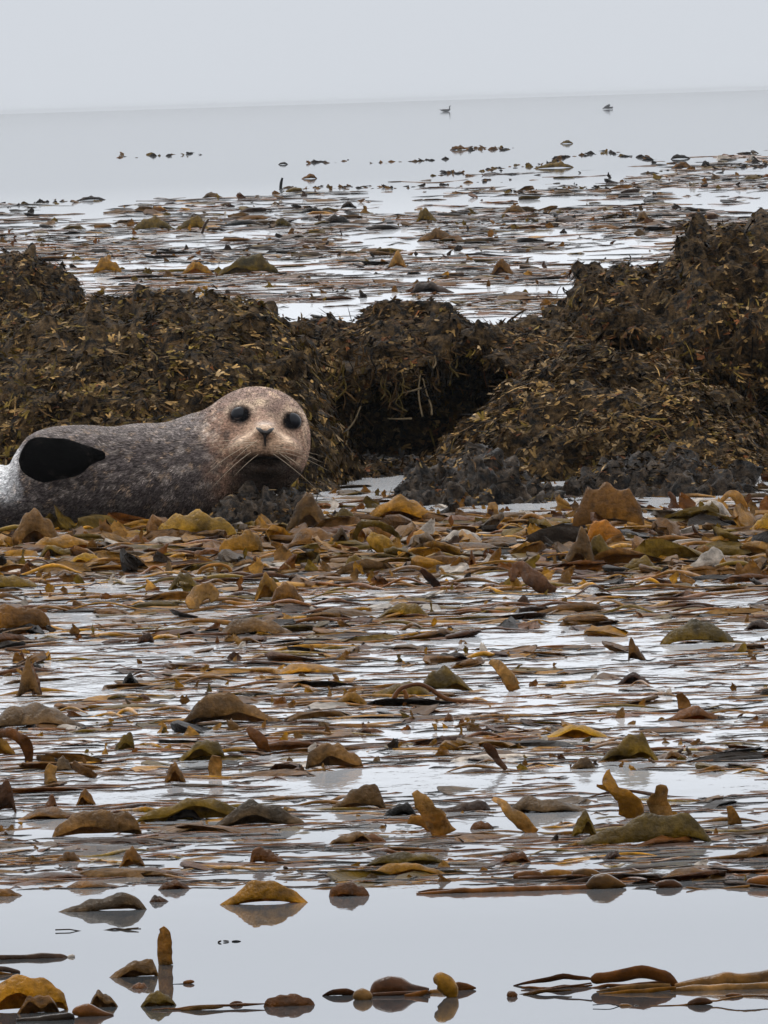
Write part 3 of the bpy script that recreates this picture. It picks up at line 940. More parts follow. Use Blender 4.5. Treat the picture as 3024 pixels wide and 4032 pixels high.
# --- the pile in front of the seal and rocks
K(612, 940, 2014, 2122, .38, 'mustard', "broad mustard yellow kelp blade lying in front of the seal's chest", shape=.7, edge=.1, dep=.3)
K(856, 1040, 2092, 2192, .5, 'gold', "rounded olive gold kelp blade just below the broad mustard one", shape=.7, edge=.1)
K(45, 245, 2032, 2150, .55, 'taupe', 'grey brown domed kelp blade under the left part of the seal', shape=.7)
K(100, 400, 2098, 2168, .5, 'gold', 'long golden kelp blade lying low beneath the seal at the left', edge=.25)
K(255, 410, 2168, 2226, .6, 'mustard', 'small golden kelp blade at the lower edge of the left golden pile')
K(505, 600, 2100, 2142, .4, 'red', 'small rust red kelp blade left of the broad mustard one')
K(575, 770, 2098, 2140, .5, 'pale', 'pale wet kelp blade shining just below the broad mustard one')
K(150, 330, 2130, 2195, .3, 'olive', 'olive kelp blade in the middle of the left golden pile')
K(-70, 175, 2262, 2316, .4, 'olive', 'long dark olive kelp blade cut by the left edge below the golden pile')
K(660, 785, 2245, 2322, .5, 'olive', 'olive brown kelp blade at the foot of the small stem arch')
K(-70, 205, 2372, 2490, .4, 'brown', 'large brown kelp dome cut by the left edge, mid picture', shape=.7)
K(848, 1155, 2428, 2500, .35, 'taupe', 'long grey brown kelp blade floating between two lines of white water')
FG([(760, 2400, 20), (765, 2365, 34), (790, 2335, 36), (830, 2330, 28), (846, 2365, 18)], 'tan', 'crumpled tan kelp frill standing below the small stem arch')
FG([(340, 2085, 9), (335, 2062, 8), (325, 2045, 5)], 'tan', 'tiny pale yellow kelp sprig poking up by the seal belly', flat=.5)
K(1125, 1315, 1946, 2088, .38, 'taupe', 'tan pyramid of kelp standing right of the chin rock', shape=1.1, dep=.3)
K(1410, 1745, 1956, 2060, .48, 'gold', 'wide golden olive kelp heap in front of the jagged grey rock', edge=.25)
K(1290, 1420, 1995, 2070, .6, 'olive', 'olive kelp blade between the tan pyramid and the golden heap')
K(1115, 1395, 2076, 2162, .45, 'brown', 'flat brown kelp blade under the tan pyramid', edge=.2)
K(1278, 1400, 2095, 2165, .5, 'taupe', 'curled grey brown kelp blade left of the arched gold loop', edge=.4)
FG([(1400, 2150, 9), (1402, 2100, 12), (1430, 2066, 14), (1480, 2062, 14), (1540, 2090, 13), (1592, 2140, 10)], 'olive', 'olive kelp blade bent into a loop over a gold blade', flat=.5)
FG([(1555, 2186, 30), (1510, 2150, 38), (1450, 2110, 20)], 'mustard', 'slanting mustard kelp blade under the olive loop')
FG([(1640, 2165, 30), (1650, 2120, 34), (1640, 2090, 14)], 'tan', 'short tan kelp blade standing right of the olive loop')
K(1715, 1905, 2078, 2142, .6, 'pale', 'pale silvery kelp blade right of the golden heap')
K(1610, 2010, 2128, 2172, .5, 'brown', 'long thin brown kelp blade beneath the pale silvery one')
FG([(1938, 2030, 24), (1940, 2000, 22), (1936, 1978, 14)], 'tan', 'small tan kelp tab standing at the foot of the jagged grey rock')
K(1345, 1452, 2182, 2244, .5, 'olive', 'small dark olive kelp blade below the olive loop')
FG([(1740, 2318, 8), (1715, 2298, 14), (1685, 2270, 16), (1652, 2242, 8)], 'maroon', 'crimson kelp finger slanting up to the left out of the raft', flat=.5)
K(1475, 1695, 2364, 2434, .6, 'olive', 'olive kelp blade with a straight dark waterline in the middle of the raft')
K(1000, 1125, 2236, 2365, .4, 'gold', 'gold brown kelp clump left of centre, below the flat brown blade', edge=.3)
K(1060, 1200, 2290, 2372, .4, 'brown', 'brown kelp blade beside the gold brown clump')
K(1836, 1880, 2165, 2232, .5, 'red', 'little red brown kelp triangle right of the crimson finger', shape=1.3)
K(2252, 2538, 1912, 2082, .55, 'brown', 'big round brown kelp dome against the long low rock', shape=.75, dep=.25, edge=.05)
K(2290, 2495, 2052, 2150, .3, 'orange', 'bright orange gold kelp blade below the big brown dome', shape=1.0, edge=.1, dep=.25)
K(2296, 2455, 2105, 2215, .35, 'olive', 'dark olive underside of a folded kelp blade below the orange one', shape=.9, dep=.25)
K(2190, 2355, 2080, 2242, .72, 'taupe', 'grey brown kelp sail leaning left of the orange blade', shape=1.3, dep=.3)
K(2430, 2595, 2182, 2252, .6, 'olive', 'green olive kelp blade to the lower right of the orange one')
K(1995, 2290, 2052, 2118, .5, 'gold', 'wide flat gold kelp blade left of the orange one', edge=.25)
K(2690, 2868, 2148, 2246, .78, 'pale', 'pale grey white kelp fin standing near the right edge', shape=1.2)
FG([(2920, 2045, 26), (2922, 2000, 24), (2905, 1962, 20), (2875, 1945, 16), (2840, 1975, 8)], 'tan', 'tan kelp blade curled over at the foot of the long low rock')
K(2690, 2890, 1965, 2040, .7, 'pale', 'long pale kelp blade slanting up towards the curled tan one', shape=1.3)
K(2945, 3090, 2020, 2098, .6, 'mustard', 'yellow kelp blade cut by the right edge, below the rocks')
K(2718, 2835, 2134, 2198, .5, 'brown', 'brown kelp blade behind the pale fin near the right edge')
FG([(2185, 2335, 18), (2130, 2300, 34), (2085, 2262, 34), (2040, 2232, 20), (2015, 2290, 8)], 'red', 'red brown kelp blade curving over, below the grey brown sail', flat=.3)
FG([(2075, 2270, 10), (2045, 2235, 14), (2030, 2215, 8)], 'maroon', 'dark red tip of kelp beside the curving red brown blade', flat=.5)
K(2885, 2955, 2214, 2278, .3, 'brown', 'small brown kelp fin right of the pale fin', shape=1.2)
K(2590, 2900, 2430, 2534, .45, 'olive', 'large olive brown kelp hump near the right edge, mid picture', shape=.9)
K(2920, 3075, 2438, 2478, .5, 'purple', 'dark purple kelp blade touching the right edge, mid picture')
# --- the streaky raft in the middle
K(60, 168, 2618, 2742, .52, 'taupe', 'pointed grey kelp sail alone in open water at the left', shape=1.4, dep=.35)
FG([(145, 2735, 20), (140, 2690, 18), (122, 2640, 10), (118, 2622, 6)], 'red', 'red kelp blade standing against the pointed grey sail')
K(535, 608, 2478, 2532, .6, 'maroon', 'small black red kelp knob between streaks at the left', shape=.8)
K(470, 560, 2650, 2702, .4, 'dark', 'small dark kelp arch in white water, left of centre', edge=.4)
K(533, 602, 2724, 2758, .4, 'maroon', 'small wine red kelp blob below the dark arch')
K(-60, 350, 2764, 2866, .4, 'grey', 'long grey kelp hump cut by the left edge')
K(700, 1125, 2722, 2850, .36, 'taupe', 'big grey tan kelp mound left of centre', shape=1.1, dep=.2)
FG([(118, 3002, 18), (108, 2945, 22), (80, 2905, 22), (40, 2888, 20), (-20, 2895, 18)], 'red', 'red brown kelp blade arching to the left edge like a bent finger', flat=.4)
K(-60, 65, 2895, 2975, .5, 'gold', 'gold kelp blade under the red arch at the left edge')
K(438, 532, 2862, 2954, .9, 'olive', 'olive kelp sail with one steep side, left of centre', shape=1.3, dep=.35)
K(690, 890, 2905, 2995, .75, 'olive', 'dark olive kelp hump with a tan leg below it', edge=.35)
FG([(842, 3062, 22), (845, 3020, 26), (850, 2980, 20)], 'tan', 'tan leg of kelp under the dark olive hump')
FG([(195, 3088, 26), (196, 3050, 24), (210, 3010, 16)], 'gold', 'upright gold kelp stub at the left above open water')
K(210, 290, 2972, 3035, .5, 'grey', 'grey kelp dome behind the upright gold stub')
FG([(385, 3062, 8), (350, 3040, 18), (310, 3015, 20), (290, 3000, 10)], 'brown', 'brown kelp blade slanting down to the right near the gold stub', flat=.4)
K(645, 735, 3005, 3082, .5, 'brown', 'chunky brown kelp knot left of the tan leg', shape=.8, edge=.3)
K(-90, 66, 3070, 3202, .85, 'red', 'rust red kelp sail at the left edge above the calm strip', shape=1.3, dep=.3)
K(1070, 1415, 2606, 2652, .3, 'gold', 'long low gold brown kelp blade left of the stem arch')
K(1640, 1868, 2618, 2724, .45, 'olive', 'olive green kelp hump behind the dark stem arch')
K(1305, 1450, 2715, 2778, .6, 'gold', 'gold kelp blade at the left foot of the dark stem arch')
K(1450, 1700, 2672, 2740, .6, 'olive', 'low olive kelp blade inside the dark stem arch')
K(1695, 1855, 2554, 2602, .5, 'dark', 'thin dark kelp arch above the olive hump', edge=.45)
K(1390, 1525, 2852, 2886, .4, 'maroon', 'wine red kelp chip below the dark stem arch')
K(1200, 1435, 2916, 3026, .42, 'taupe', 'pinkish tan kelp dome at the edge of the calm strip', shape=.7, dep=.3)
FG([(1992, 3036, 9), (1965, 3000, 16), (1935, 2965, 18), (1902, 2932, 8)], 'maroon', 'dark red kelp bud slanting up over its mirror image', flat=.5)
K(1765, 1990, 3018, 3044, .5, 'maroon', 'flat dark red kelp blade lying left of the red bud')
FG([(1066, 2962, 10), (1040, 2928, 26), (1008, 2892, 24), (978, 2866, 8)], 'red', 'red brown kelp blade leaning left beside the dark olive hump', flat=.4)
FG([(2030, 2722, 20), (2000, 2670, 28), (1975, 2635, 24), (1935, 2602, 16)], 'tan', 'rust tan kelp blade standing and leaning left, right of centre', flat=.3)
K(1742, 1790, 2800, 2842, .6, 'red', 'small red kelp tip right of centre', shape=1.3)
K(2472, 2555, 2508, 2602, .12, 'brown', 'pointed brown kelp fin leaning left, right of centre', shape=1.3)
K(2425, 2580, 2646, 2694, .4, 'maroon', 'curled dark brown kelp blade below the pointed fin', edge=.4)
K(2620, 2855, 2775, 2836, .5, 'red', 'rust brown kelp blade lying under a short upright stub')
FG([(2700, 2800, 24), (2690, 2760, 24), (2672, 2730, 18)], 'brown', 'short upright rust brown kelp stub near the right edge')
K(2105, 2400, 2848, 2908, .6, 'mustard', 'yellow olive kelp blade split by a dark slit, right of centre', edge=.4)
K(2345, 2595, 2880, 2998, .68, 'olive', 'big olive brown kelp sail above the calm strip at the right', shape=1.2, dep=.25)
K(2610, 2725, 2950, 2988, .3, 'brown', 'small brown kelp blade right of the big olive sail')
K(2240, 2350, 2976, 3028, .55, 'grey', 'grey kelp hump left of the big olive sail')
K(2980, 3090, 2700, 2742, .5, 'dark', 'black brown kelp blade at the right edge, below the olive hump')
K(2985, 3080, 2825, 2862, .5, 'brown', 'brown kelp blade at the right edge, above the calm strip')
# --- the row of blades beyond the calm foreground water
FG([(2480, 3222, 50), (2488, 3190, 52), (2465, 3145, 36), (2425, 3115, 22), (2402, 3075, 26), (2392, 3028, 6)], 'gold', 'gold brown kelp blade rising in a twist to a sharp point', flat=.25)
FG([(2425, 3120, 18), (2390, 3105, 12), (2350, 3094, 4)], 'gold', 'small side tip of the twisted gold brown kelp', flat=.3)
FG([(2640, 3230, 24), (2610, 3195, 38), (2590, 3155, 44), (2600, 3120, 34), (2575, 3108, 16)], 'tan', 'pale tan ruffled kelp frill standing beside the twisted blade', flat=.4)
FG([(2895, 3248, 24), (2885, 3210, 22), (2872, 3175, 8)], 'tan', 'small tan kelp frill standing alone near the right edge', flat=.4)
K(2185, 2815, 3200, 3325, .86, 'olive', 'long olive kelp blade, its right end swelling into a high round hump', shape=1.15, dep=.13, edge=.05, yaw=0)
K(1995, 2350, 3132, 3200, .25, 'grey', 'grey translucent kelp blade lying behind the tan curl')
K(2250, 2355, 3178, 3292, .55, 'olive', 'olive kelp lump between the grey blade and the long olive one', edge=.3)
FG([(2105, 3278, 18), (2060, 3240, 32), (2010, 3195, 26), (1970, 3158, 16), (1932, 3144, 8)], 'tan', 'tan kelp blade curling up and left over white water', flat=.35)
K(1955, 2095, 3338, 3398, .6, 'maroon', 'dark maroon kelp bud sitting on its own mirror image', shape=.9)
K(2365, 2455, 3342, 3384, .6, 'maroon', 'small maroon kelp bud under the long olive blade')
K(2590, 2870, 3406, 3462, .4, 'brown', 'smooth brown kelp blade low at the right')
K(2860, 3080, 3320, 3378, .7, 'brown', 'brown kelp blade touching the right edge in the lower raft')
K(165, 230, 3126, 3192, .7, 'red', 'small rust red kelp fin in the calm strip at the left', shape=1.1)
K(295, 380, 3108, 3170, .6, 'brown', 'brown kelp scrap above the calm patch at the left', edge=.35)
K(200, 565, 3186, 3292, .66, 'taupe', 'grey brown kelp dome left of the black and olive blade', shape=.7, dep=.22)
K(535, 965, 3132, 3232, .7, 'olive', 'long arched kelp blade, olive on top and black underneath', shape=.7, dep=.16, edge=.4)
K(560, 800, 3172, 3232, .7, 'dark', 'black underside of the long arched olive blade', dep=.2)
K(830, 1210, 3152, 3252, .48, 'grey', 'grey kelp hump right of the black and olive blade', dep=.2)
K(55, 365, 3176, 3226, .5, 'brown', 'low brown kelp blade behind the grey brown dome')
K(210, 320, 3348, 3392, .5, 'brown', 'small gold brown kelp lump at the lower left')
K(460, 580, 3320, 3412, .55, 'brown', 'brown kelp peak pointing up at the lower left', shape=1.5, dep=.35)
K(-60, 420, 3428, 3462, .6, 'maroon', 'long wine red kelp streak from the left edge in the lower raft')
K(400, 800, 3404, 3448, .4, 'maroon', 'wine red kelp streak below the pointing brown peak')
K(250, 500, 3456, 3496, .3, 'brown', 'brown kelp blade lying under the wine red streaks')
K(200, 585, 3498, 3588, .8, 'grey', 'grey ribbed kelp leaf lying flat with its point to the left', dep=.2, shape=1.2)
K(615, 765, 3456, 3502, .3, 'red', 'red brown kelp blade left of the big gold leaf')
K(582, 672, 3516, 3552, .4, 'red', 'small red brown float of kelp at the tip of the grey leaf')
K(-60, 98, 3488, 3530, .4, 'brown', 'brown kelp blade at the left edge above the calm foreground')
K(858, 1225, 3458, 3560, .52, 'gold', 'big gold olive kelp leaf mirrored in the calm foreground', shape=1.05, dep=.22, edge=.12)
K(1285, 1522, 3068, 3188, .74, 'taupe', 'grey brown kelp triangle in the calm strip, centre', shape=1.1, dep=.25)
FG([(1752, 3290, 44), (1725, 3240, 46), (1690, 3190, 36), (1660, 3150, 32), (1632, 3116, 16)], 'tan', 'tall pale tan kelp blade leaning left, centre right', flat=.35)
FG([(1700, 3275, 20), (1660, 3240, 22), (1612, 3222, 16)], 'tan', 'low tan side blade left of the tall pale one', flat=.35)
K(1500, 1640, 3146, 3212, .7, 'dark', 'dark brown kelp blade left of the tall pale one')
K(980, 1145, 3322, 3398, .16, 'red', 'red brown kelp sail with a long tail to the right', shape=1.2)
K(1420, 1780, 3336, 3408, .45, 'olive', 'upper of two stacked olive gold kelp blades, centre right', dep=.2)
K(1430, 1785, 3382, 3446, .4, 'gold', 'lower of two stacked olive gold kelp blades, centre right', dep=.18, edge=.3)
K(1292, 1460, 3472, 3530, .3, 'red', 'smooth red brown kelp float right of the big gold leaf', shape=.7)
K(1700, 1935, 3148, 3196, .85, 'purple', 'dark purple kelp blade behind the tall pale one')
K(1848, 1945, 3228, 3266, .35, 'red', 'small red brown kelp float right of the tall pale blade', shape=.7)
K(1290, 1480, 3268, 3322, .5, 'taupe', 'crumbled tan kelp scraps left of the tall pale blade', edge=.4)
K(1380, 1530, 3278, 3318, .6, 'red', 'red brown kelp blade beside the crumbled tan scraps')
# --- calm foreground
FG([(652, 3802, 22), (650, 3760, 30), (648, 3710, 26), (645, 3675, 24), (632, 3656, 12)], 'tan', 'upright golden kelp blade standing alone above its reflection', flat=.3)
K(405, 630, 3762, 3848, .9, 'taupe', 'grey brown kelp leaf lying left of the upright golden blade', shape=1.2, dep=.3)
K(-90, 270, 3838, 3985, .72, 'gold', 'large gold brown crumpled kelp lump at the lower left corner', shape=.7, dep=.3, edge=.3)
K(60, 240, 3900, 3990, .6, 'brown', 'brown fold in front of the gold lump at the lower left corner', edge=.5)
K(345, 470, 3882, 3966, .4, 'taupe', 'small crumpled pinkish kelp scrap right of the gold lump', edge=.5, shape=1.1)
K(503, 588, 3858, 3892, .5, 'red', 'small red kelp leaf under the grey brown one')
K(550, 705, 3882, 3962, .5, 'olive', 'olive grey kelp leaf below the upright golden blade', shape=.9)
K(1033, 1244, 3906, 3962, .4, 'red', 'smooth red brown kelp float alone at the bottom', shape=.55, dep=.22, edge=0, yaw=0)

# --- strands with stipes, floats and blades
def strand(label, parts, cat='kelp strand', z=0.0):
    u, v = parts[0][1][0][:2]
    g = G(u, v)
    root = bpy.data.objects.new('kelp_strand', None)
    COL.objects.link(root)
    root.location = g
    tag(root, label, cat)
    for (nm, path, col) in parts:
        pts, rad = [], []
        D = min(G(q[0], q[1]).y for q in path)
        for q in path:
            lift = (q[3] if len(q) > 3 else 0) + (.45 * q[2] if nm == 'float' else 0)
            pts.append(np.array(P(q[0], q[1] - lift, D)) - np.array(g)); rad.append(q[2] * D / F)
        V, Q = tube(pts, rad, n=10, flat=1.0 if nm != 'blade' else .45, sub=4, flat_axis=(0, 1, .5))
        V = V + .0018 * np.stack([vnoise(V * 60, 1), vnoise(V * 60, 2), vnoise(V * 60, 3)], -1)
        link(nm, mesh_np(nm, V, Q, blade_col(V, col, PR) * .8), M_FLOAT, root)
    return root

def sausage(u0, v0, u1, v1, r):
    f = lambda a: (u0 + (u1 - u0) * a, v0 + (v1 - v0) * a)
    return [(*f(0), r * .2), (*f(.1), r * .75), (*f(.35), r), (*f(.65), r * .95), (*f(.9), r * .6), (*f(1), r * .12)]

strand('red kelp strand with a fat glossy bulb and a tan ball, bottom centre', [
    ('blade', [(1270, 3922, 3), (1310, 3908, 15), (1360, 3906, 18), (1402, 3915, 10)], 'maroon'),
    ('float', [(1398, 3938, 8), (1408, 3935, 24), (1428, 3933, 31), (1448, 3934, 24), (1458, 3935, 8)], 'taupe'),
    ('float', [(1458, 3918, 8), (1485, 3912, 34), (1530, 3908, 48), (1575, 3908, 44), (1620, 3910, 26), (1690, 3905, 12)], 'maroon'),
    ('stipe', [(1400, 3925, 7), (1460, 3922, 9), (1560, 3912, 9), (1690, 3906, 9)], 'maroon'),
    ('blade', [(1590, 3925, 10), (1640, 3922, 16), (1685, 3908, 9)], 'red')])
strand('round tan kelp float with a ragged wing, right of the glossy bulb', [
    ('float', [(1712, 3880, 10, 12), (1732, 3886, 34, 10), (1756, 3898, 38, 4), (1775, 3912, 34, -6), (1785, 3926, 16, -12)], 'gold'),
    ('blade', [(1775, 3900, 16), (1810, 3890, 26), (1840, 3888, 20), (1872, 3888, 3)], 'red'),
    ('stipe', [(1690, 3906, 8), (1730, 3908, 16), (1775, 3908, 16)], 'brown')])
strand('thick brown kelp stalk bundle running off the right edge, bottom right', [
    ('stipe', [(2660, 3890, 18), (2740, 3878, 30), (2850, 3868, 36), (2960, 3862, 38), (3110, 3855, 42)], 'brown'),
    ('stipe', [(2640, 3904, 12), (2760, 3898, 20), (2900, 3892, 20), (3110, 3888, 22)], 'taupe'),
    ('blade', [(2322, 3862, 8, 8), (2345, 3862, 24, 8), (2430, 3858, 30, 16), (2530, 3850, 32, 22), (2610, 3858, 28, 14), (2670, 3882, 10)], 'maroon'),
    ('blade', [(2350, 3905, 6), (2440, 3892, 12), (2540, 3884, 12), (2640, 3880, 9)], 'taupe'),
    ('blade', [(2360, 3915, 5), (2460, 3908, 10), (2560, 3900, 12), (2660, 3892, 8)], 'brown'),
    ('stipe', [(2330, 3890, 7), (2420, 3884, 8), (2520, 3876, 8), (2650, 3872, 8)], 'red')])
strand('thin dark kelp fronds spreading left of the brown stalk bundle', [
    ('blade', [(2022, 3882, 3), (2090, 3866, 9), (2190, 3852, 14), (2280, 3848, 12), (2330, 3856, 5)], 'maroon'),
    ('blade', [(2050, 3892, 3), (2130, 3892, 8), (2220, 3886, 8), (2330, 3880, 4)], 'red'),
    ('blade', [(2060, 3918, 4), (2110, 3905, 9), (2180, 3905, 7), (2250, 3898, 3)], 'brown'),
    ('float', [(1998, 3925, 5), (2010, 3922, 16), (2028, 3922, 16), (2042, 3918, 5)], 'red'),
    ('stipe', [(2040, 3915, 4), (2140, 3898, 4), (2330, 3870, 4)], 'maroon')])
strand('thin kelp string with a small float near the lower right corner', [
    ('stipe', [(2560, 3962, 2.5), (2640, 3960, 2.5), (2710, 3953, 4), (2820, 3940, 4), (2900, 3925, 4), (3060, 3918, 3)], 'brown'),
    ('float', sausage(2705, 3958, 2805, 3950, 16), 'red'),
    ('float', sausage(2855, 3926, 2930, 3924, 8), 'red')])
strand('tiny kelp crumbs on a thread, below the brown stalk bundle', [
    ('stipe', [(2330, 3962, 2), (2400, 3958, 2), (2470, 3958, 3), (2560, 3958, 2)], 'dark'),
    ('float', [(2442, 3962, 4), (2455, 3960, 10), (2475, 3960, 10), (2492, 3958, 4)], 'brown'),
    ('float', [(2495, 3960, 3), (2505, 3958, 6), (2515, 3957, 3)], 'dark')])
strand('straight brown kelp stem with a swollen bulb at its end, lower right', [
    ('stipe', [(1640, 3522, 6), (1760, 3512, 9), (1900, 3508, 14), (2100, 3502, 17), (2250, 3498, 18), (2340, 3496, 20)], 'red'),
    ('float', [(2310, 3498, 14), (2345, 3494, 34), (2385, 3492, 38), (2425, 3494, 22), (2465, 3496, 5)], 'brown'),
    ('blade', [(1650, 3516, 4), (1700, 3508, 10), (1790, 3506, 10), (1840, 3512, 4)], 'maroon')])
strand('string of sausage shaped brown kelp floats above the straight stem', [
    ('float', sausage(2022, 3462, 2140, 3454, 24), 'red'),
    ('float', sausage(2120, 3454, 2270, 3452, 22), 'brown'),
    ('float', sausage(2255, 3452, 2370, 3456, 25), 'brown'),
    ('stipe', [(2330, 3456, 15), (2430, 3460, 15), (2556, 3458, 13)], 'maroon'),
    ('stipe', [(2040, 3458, 6), (2200, 3454, 8), (2340, 3456, 8)], 'maroon')])
strand('single oval brown kelp float drifting right of the bulb', [
    ('float', sausage(2582, 3496, 2688, 3494, 22), 'maroon'),
    ('stipe', [(2460, 3500, 2), (2540, 3500, 2.5), (2590, 3496, 4)], 'dark')])
strand('fat brown kelp float cut by the right edge, lower right', [
    ('float', sausage(2942, 3492, 3090, 3484, 32), 'red'),
    ('stipe', [(2700, 3490, 3), (2800, 3500, 5), (2950, 3492, 6)], 'brown')])
strand('dark purple kelp stem coming in from the left edge, lower left', [
    ('stipe', [(-80, 3776, 14), (60, 3774, 15), (160, 3770, 17), (235, 3768, 16), (262, 3770, 8)], 'purple'),
    ('float', [(258, 3770, 4), (270, 3769, 9), (282, 3766, 9), (291, 3764, 4)], 'pale')])
strand('short dark kelp stem under the purple one at the left edge', [
    ('stipe', [(-60, 3820, 12), (20, 3816, 11), (70, 3822, 7), (78, 3830, 3)], 'purple'),
    ('blade', [(-60, 3836, 10), (0, 3838, 9), (50, 3836, 5)], 'brown')])
strand('red kelp float with a dark tail at the bottom left edge of the picture', [
    ('float', [(284, 4000, 8), (305, 3998, 26), (350, 3998, 30), (400, 4000, 22), (450, 3996, 6)], 'red'),
    ('stipe', [(60, 4022, 10), (180, 4012, 18), (270, 4006, 20), (290, 4002, 10)], 'dark')])
strand('thin pinkish kelp strand lying on the calm water, bottom left of centre', [
    ('stipe', [(600, 3972, 2), (660, 3970, 3), (710, 3976, 5), (790, 3966, 7), (900, 3958, 5), (960, 3954, 7), (1040, 3950, 2)], 'red'),
    ('blade', [(715, 3980, 5), (780, 3970, 12), (850, 3962, 8), (880, 3960, 3)], 'taupe'),
    ('float', [(905, 3958, 3), (925, 3955, 9), (950, 3954, 9), (960, 3952, 3)], 'maroon')])
strand('thin black kelp thread lying across calm water at the left', [
    ('stipe', [(215, 3665, 3), (300, 3664, 2.5), (420, 3662, 3.5), (480, 3660, 4), (550, 3652, 2)], 'dark'),
    ('blade', [(470, 3664, 2), (500, 3658, 6), (545, 3652, 2)], 'grey')])
strand('small kelp float on a thread right of the upright golden blade', [
    ('stipe', [(680, 3876, 1.6), (720, 3874, 1.6)], 'dark'),
    ('float', sausage(718, 3874, 760, 3868, 9), 'red')])
strand('three tiny dark kelp bits in a line on the calm foreground', [
    ('float', sausage(858, 3712, 872, 3706, 4), 'dark'), ('float', sausage(880, 3709, 900, 3708, 3.5), 'dark'), ('float', sausage(908, 3708, 948, 3707, 4), 'dark')], 'kelp scraps')
# --- stem arches in the raft
def arch(label, path, col):
    D = G(path[0][0], path[0][1]).y
    s = D / F
    V, Q = tube([P(u, v, D) for (u, v, r) in path], [r * s for (_, _, r) in path], n=8, sub=5)
    c = blade_col(V, col, PR)
    o0 = V[0].copy()
    o = link('floating_kelp', mesh_np('floating_kelp', V - o0, Q, c), M_STIPE)
    o.location = o0
    tag(o, label, 'kelp')
arch('dark red kelp stem arching out of the raft, centre', [(1548, 2778, 9), (1553, 2745, 10), (1575, 2715, 9), (1610, 2700, 8), (1650, 2694, 8), (1690, 2710, 9), (1735, 2740, 10), (1790, 2760, 10), (1960, 2768, 5)], 'maroon')
arch('short leg of kelp stem inside the dark red arch', [(1592, 2780, 9), (1600, 2745, 10), (1590, 2715, 7)], 'red')
arch('small brown kelp stem arch standing in pale water below the broad mustard blade', [(782, 2262, 8), (795, 2240, 8), (830, 2226, 7), (870, 2224, 7), (902, 2238, 8), (912, 2262, 9)], 'brown')
arch('brown kelp stalk sticking up from the far kelp line', [(1105, 742, 6), (1107, 720, 6), (1112, 700, 4)], 'dark')
arch('thin kelp stalk leaning right in the far raft', [(795, 920, 5), (805, 890, 6), (822, 862, 4)], 'dark')

# --- far kelp beyond the rocks
def KF(u0, u1, vt, vb, *a, **k):
    return K(u0, u1, vt + .2 * (vb - vt), vb, *a, **k)
KF(365, 482, 988, 1076, .45, 'gold', 'gold round kelp clump beyond the rocks at the left', shape=.8)
KF(708, 842, 1018, 1082, .55, 'gold', 'smaller gold kelp clump beyond the wide mound')
KF(845, 1105, 986, 1082, .62, 'olive', 'long olive gold kelp clump beyond the wide mound', shape=.9)
KF(1272, 1388, 832, 884, .4, 'dark', 'dark kelp tuft in the far raft with its reflection', shape=1.1)
KF(1072, 1150, 844, 894, .5, 'olive', 'small olive kelp knob in the far raft')
KF(792, 878, 750, 780, .5, 'grey', 'grey kelp bump on the far kelp line')
KF(855, 1052, 856, 890, .5, 'dark', 'flat dark kelp streak left of the olive knob')
KF(520, 692, 842, 906, .4, 'olive', 'left of two dark olive kelp heaps in the far raft')
KF(690, 824, 836, 905, .6, 'olive', 'right of two dark olive kelp heaps in the far raft')
KF(1925, 2034, 1000, 1084, .5, 'brown', 'pointed brown kelp sail in the far raft, right of centre', shape=1.2)
KF(1636, 1722, 806, 874, .4, 'olive', 'upright olive kelp knob in the far raft, centre')
KF(1972, 2080, 796, 840, .5, 'taupe', 'small grey brown kelp peak on the upper far raft', shape=1.2)
KF(1526, 1606, 986, 1056, .5, 'tan', 'tan kelp blade upright in the far raft, centre')
KF(2500, 2576, 822, 876, .5, 'taupe', 'grey kelp knob near the tall rock')
KF(1612, 1790, 1096, 1156, .25, 'purple', 'dark kelp hump nearest the ledge in the far raft')
KF(1640, 1800, 892, 950, .5, 'taupe', 'brown kelp heap below the upright olive knob')
KF(1170, 1290, 810, 838, .5, 'dark', 'dark kelp flake above the olive knob')
KF(1340, 1405, 786, 820, .4, 'dark', 'tiny dark kelp curl above the dark tuft', edge=.4)
KF(2100, 2260, 632, 662, .6, 'olive', 'kelp clump at the left end of the farthest kelp line')
KF(2640, 2720, 598, 626, .4, 'dark', 'upper of two dark kelp clumps far out at the right')
KF(2640, 2730, 630, 664, .5, 'brown', 'lower of two dark kelp clumps far out at the right')
KF(2760, 2800, 624, 656, .5, 'dark', 'tiny kelp tuft right of the two dark clumps far out')
KF(2205, 2258, 546, 566, .6, 'olive', 'lone olive kelp speck on open far water')
KF(1770, 1860, 568, 590, .3, 'brown', 'small brown kelp bit leading a thin row far out, centre right')
KF(1095, 1135, 632, 648, .5, 'dark', 'tiny dark kelp bit far out left of centre')
KF(1185, 1250, 678, 704, .6, 'brown', 'small brown kelp bit above the far stalk')
KF(138, 180, 778, 800, .5, 'dark', 'tiny dark kelp bit on the far left line')
KF(300, 420, 768, 788, .5, 'dark', 'short dark kelp streak on the far left line')

# --- the countless rest of the raft
CLEAR = [(420, 3140, 270, 34), (1230, 3100, 150, 40), (1620, 3070, 380, 50), (2640, 3085, 460, 52), (230, 3265, 130, 60), (2000, 3200, 60, 50),
         (330, 2700, 150, 60), (300, 2440, 130, 26), (1250, 3300, 160, 30), (2080, 3255, 100, 30), (2950, 3200, 60, 60), (1000, 3440, 120, 30),
         (2100, 2520, 330, 26), (560, 2290, 80, 20), (1500, 1905, 160, 25)]
def is_clear(u, v):
    for (a, b, c, d) in CLEAR:
        if ((u - a) / c) ** 2 + ((v - b) / d) ** 2 < 1: return True
    return False

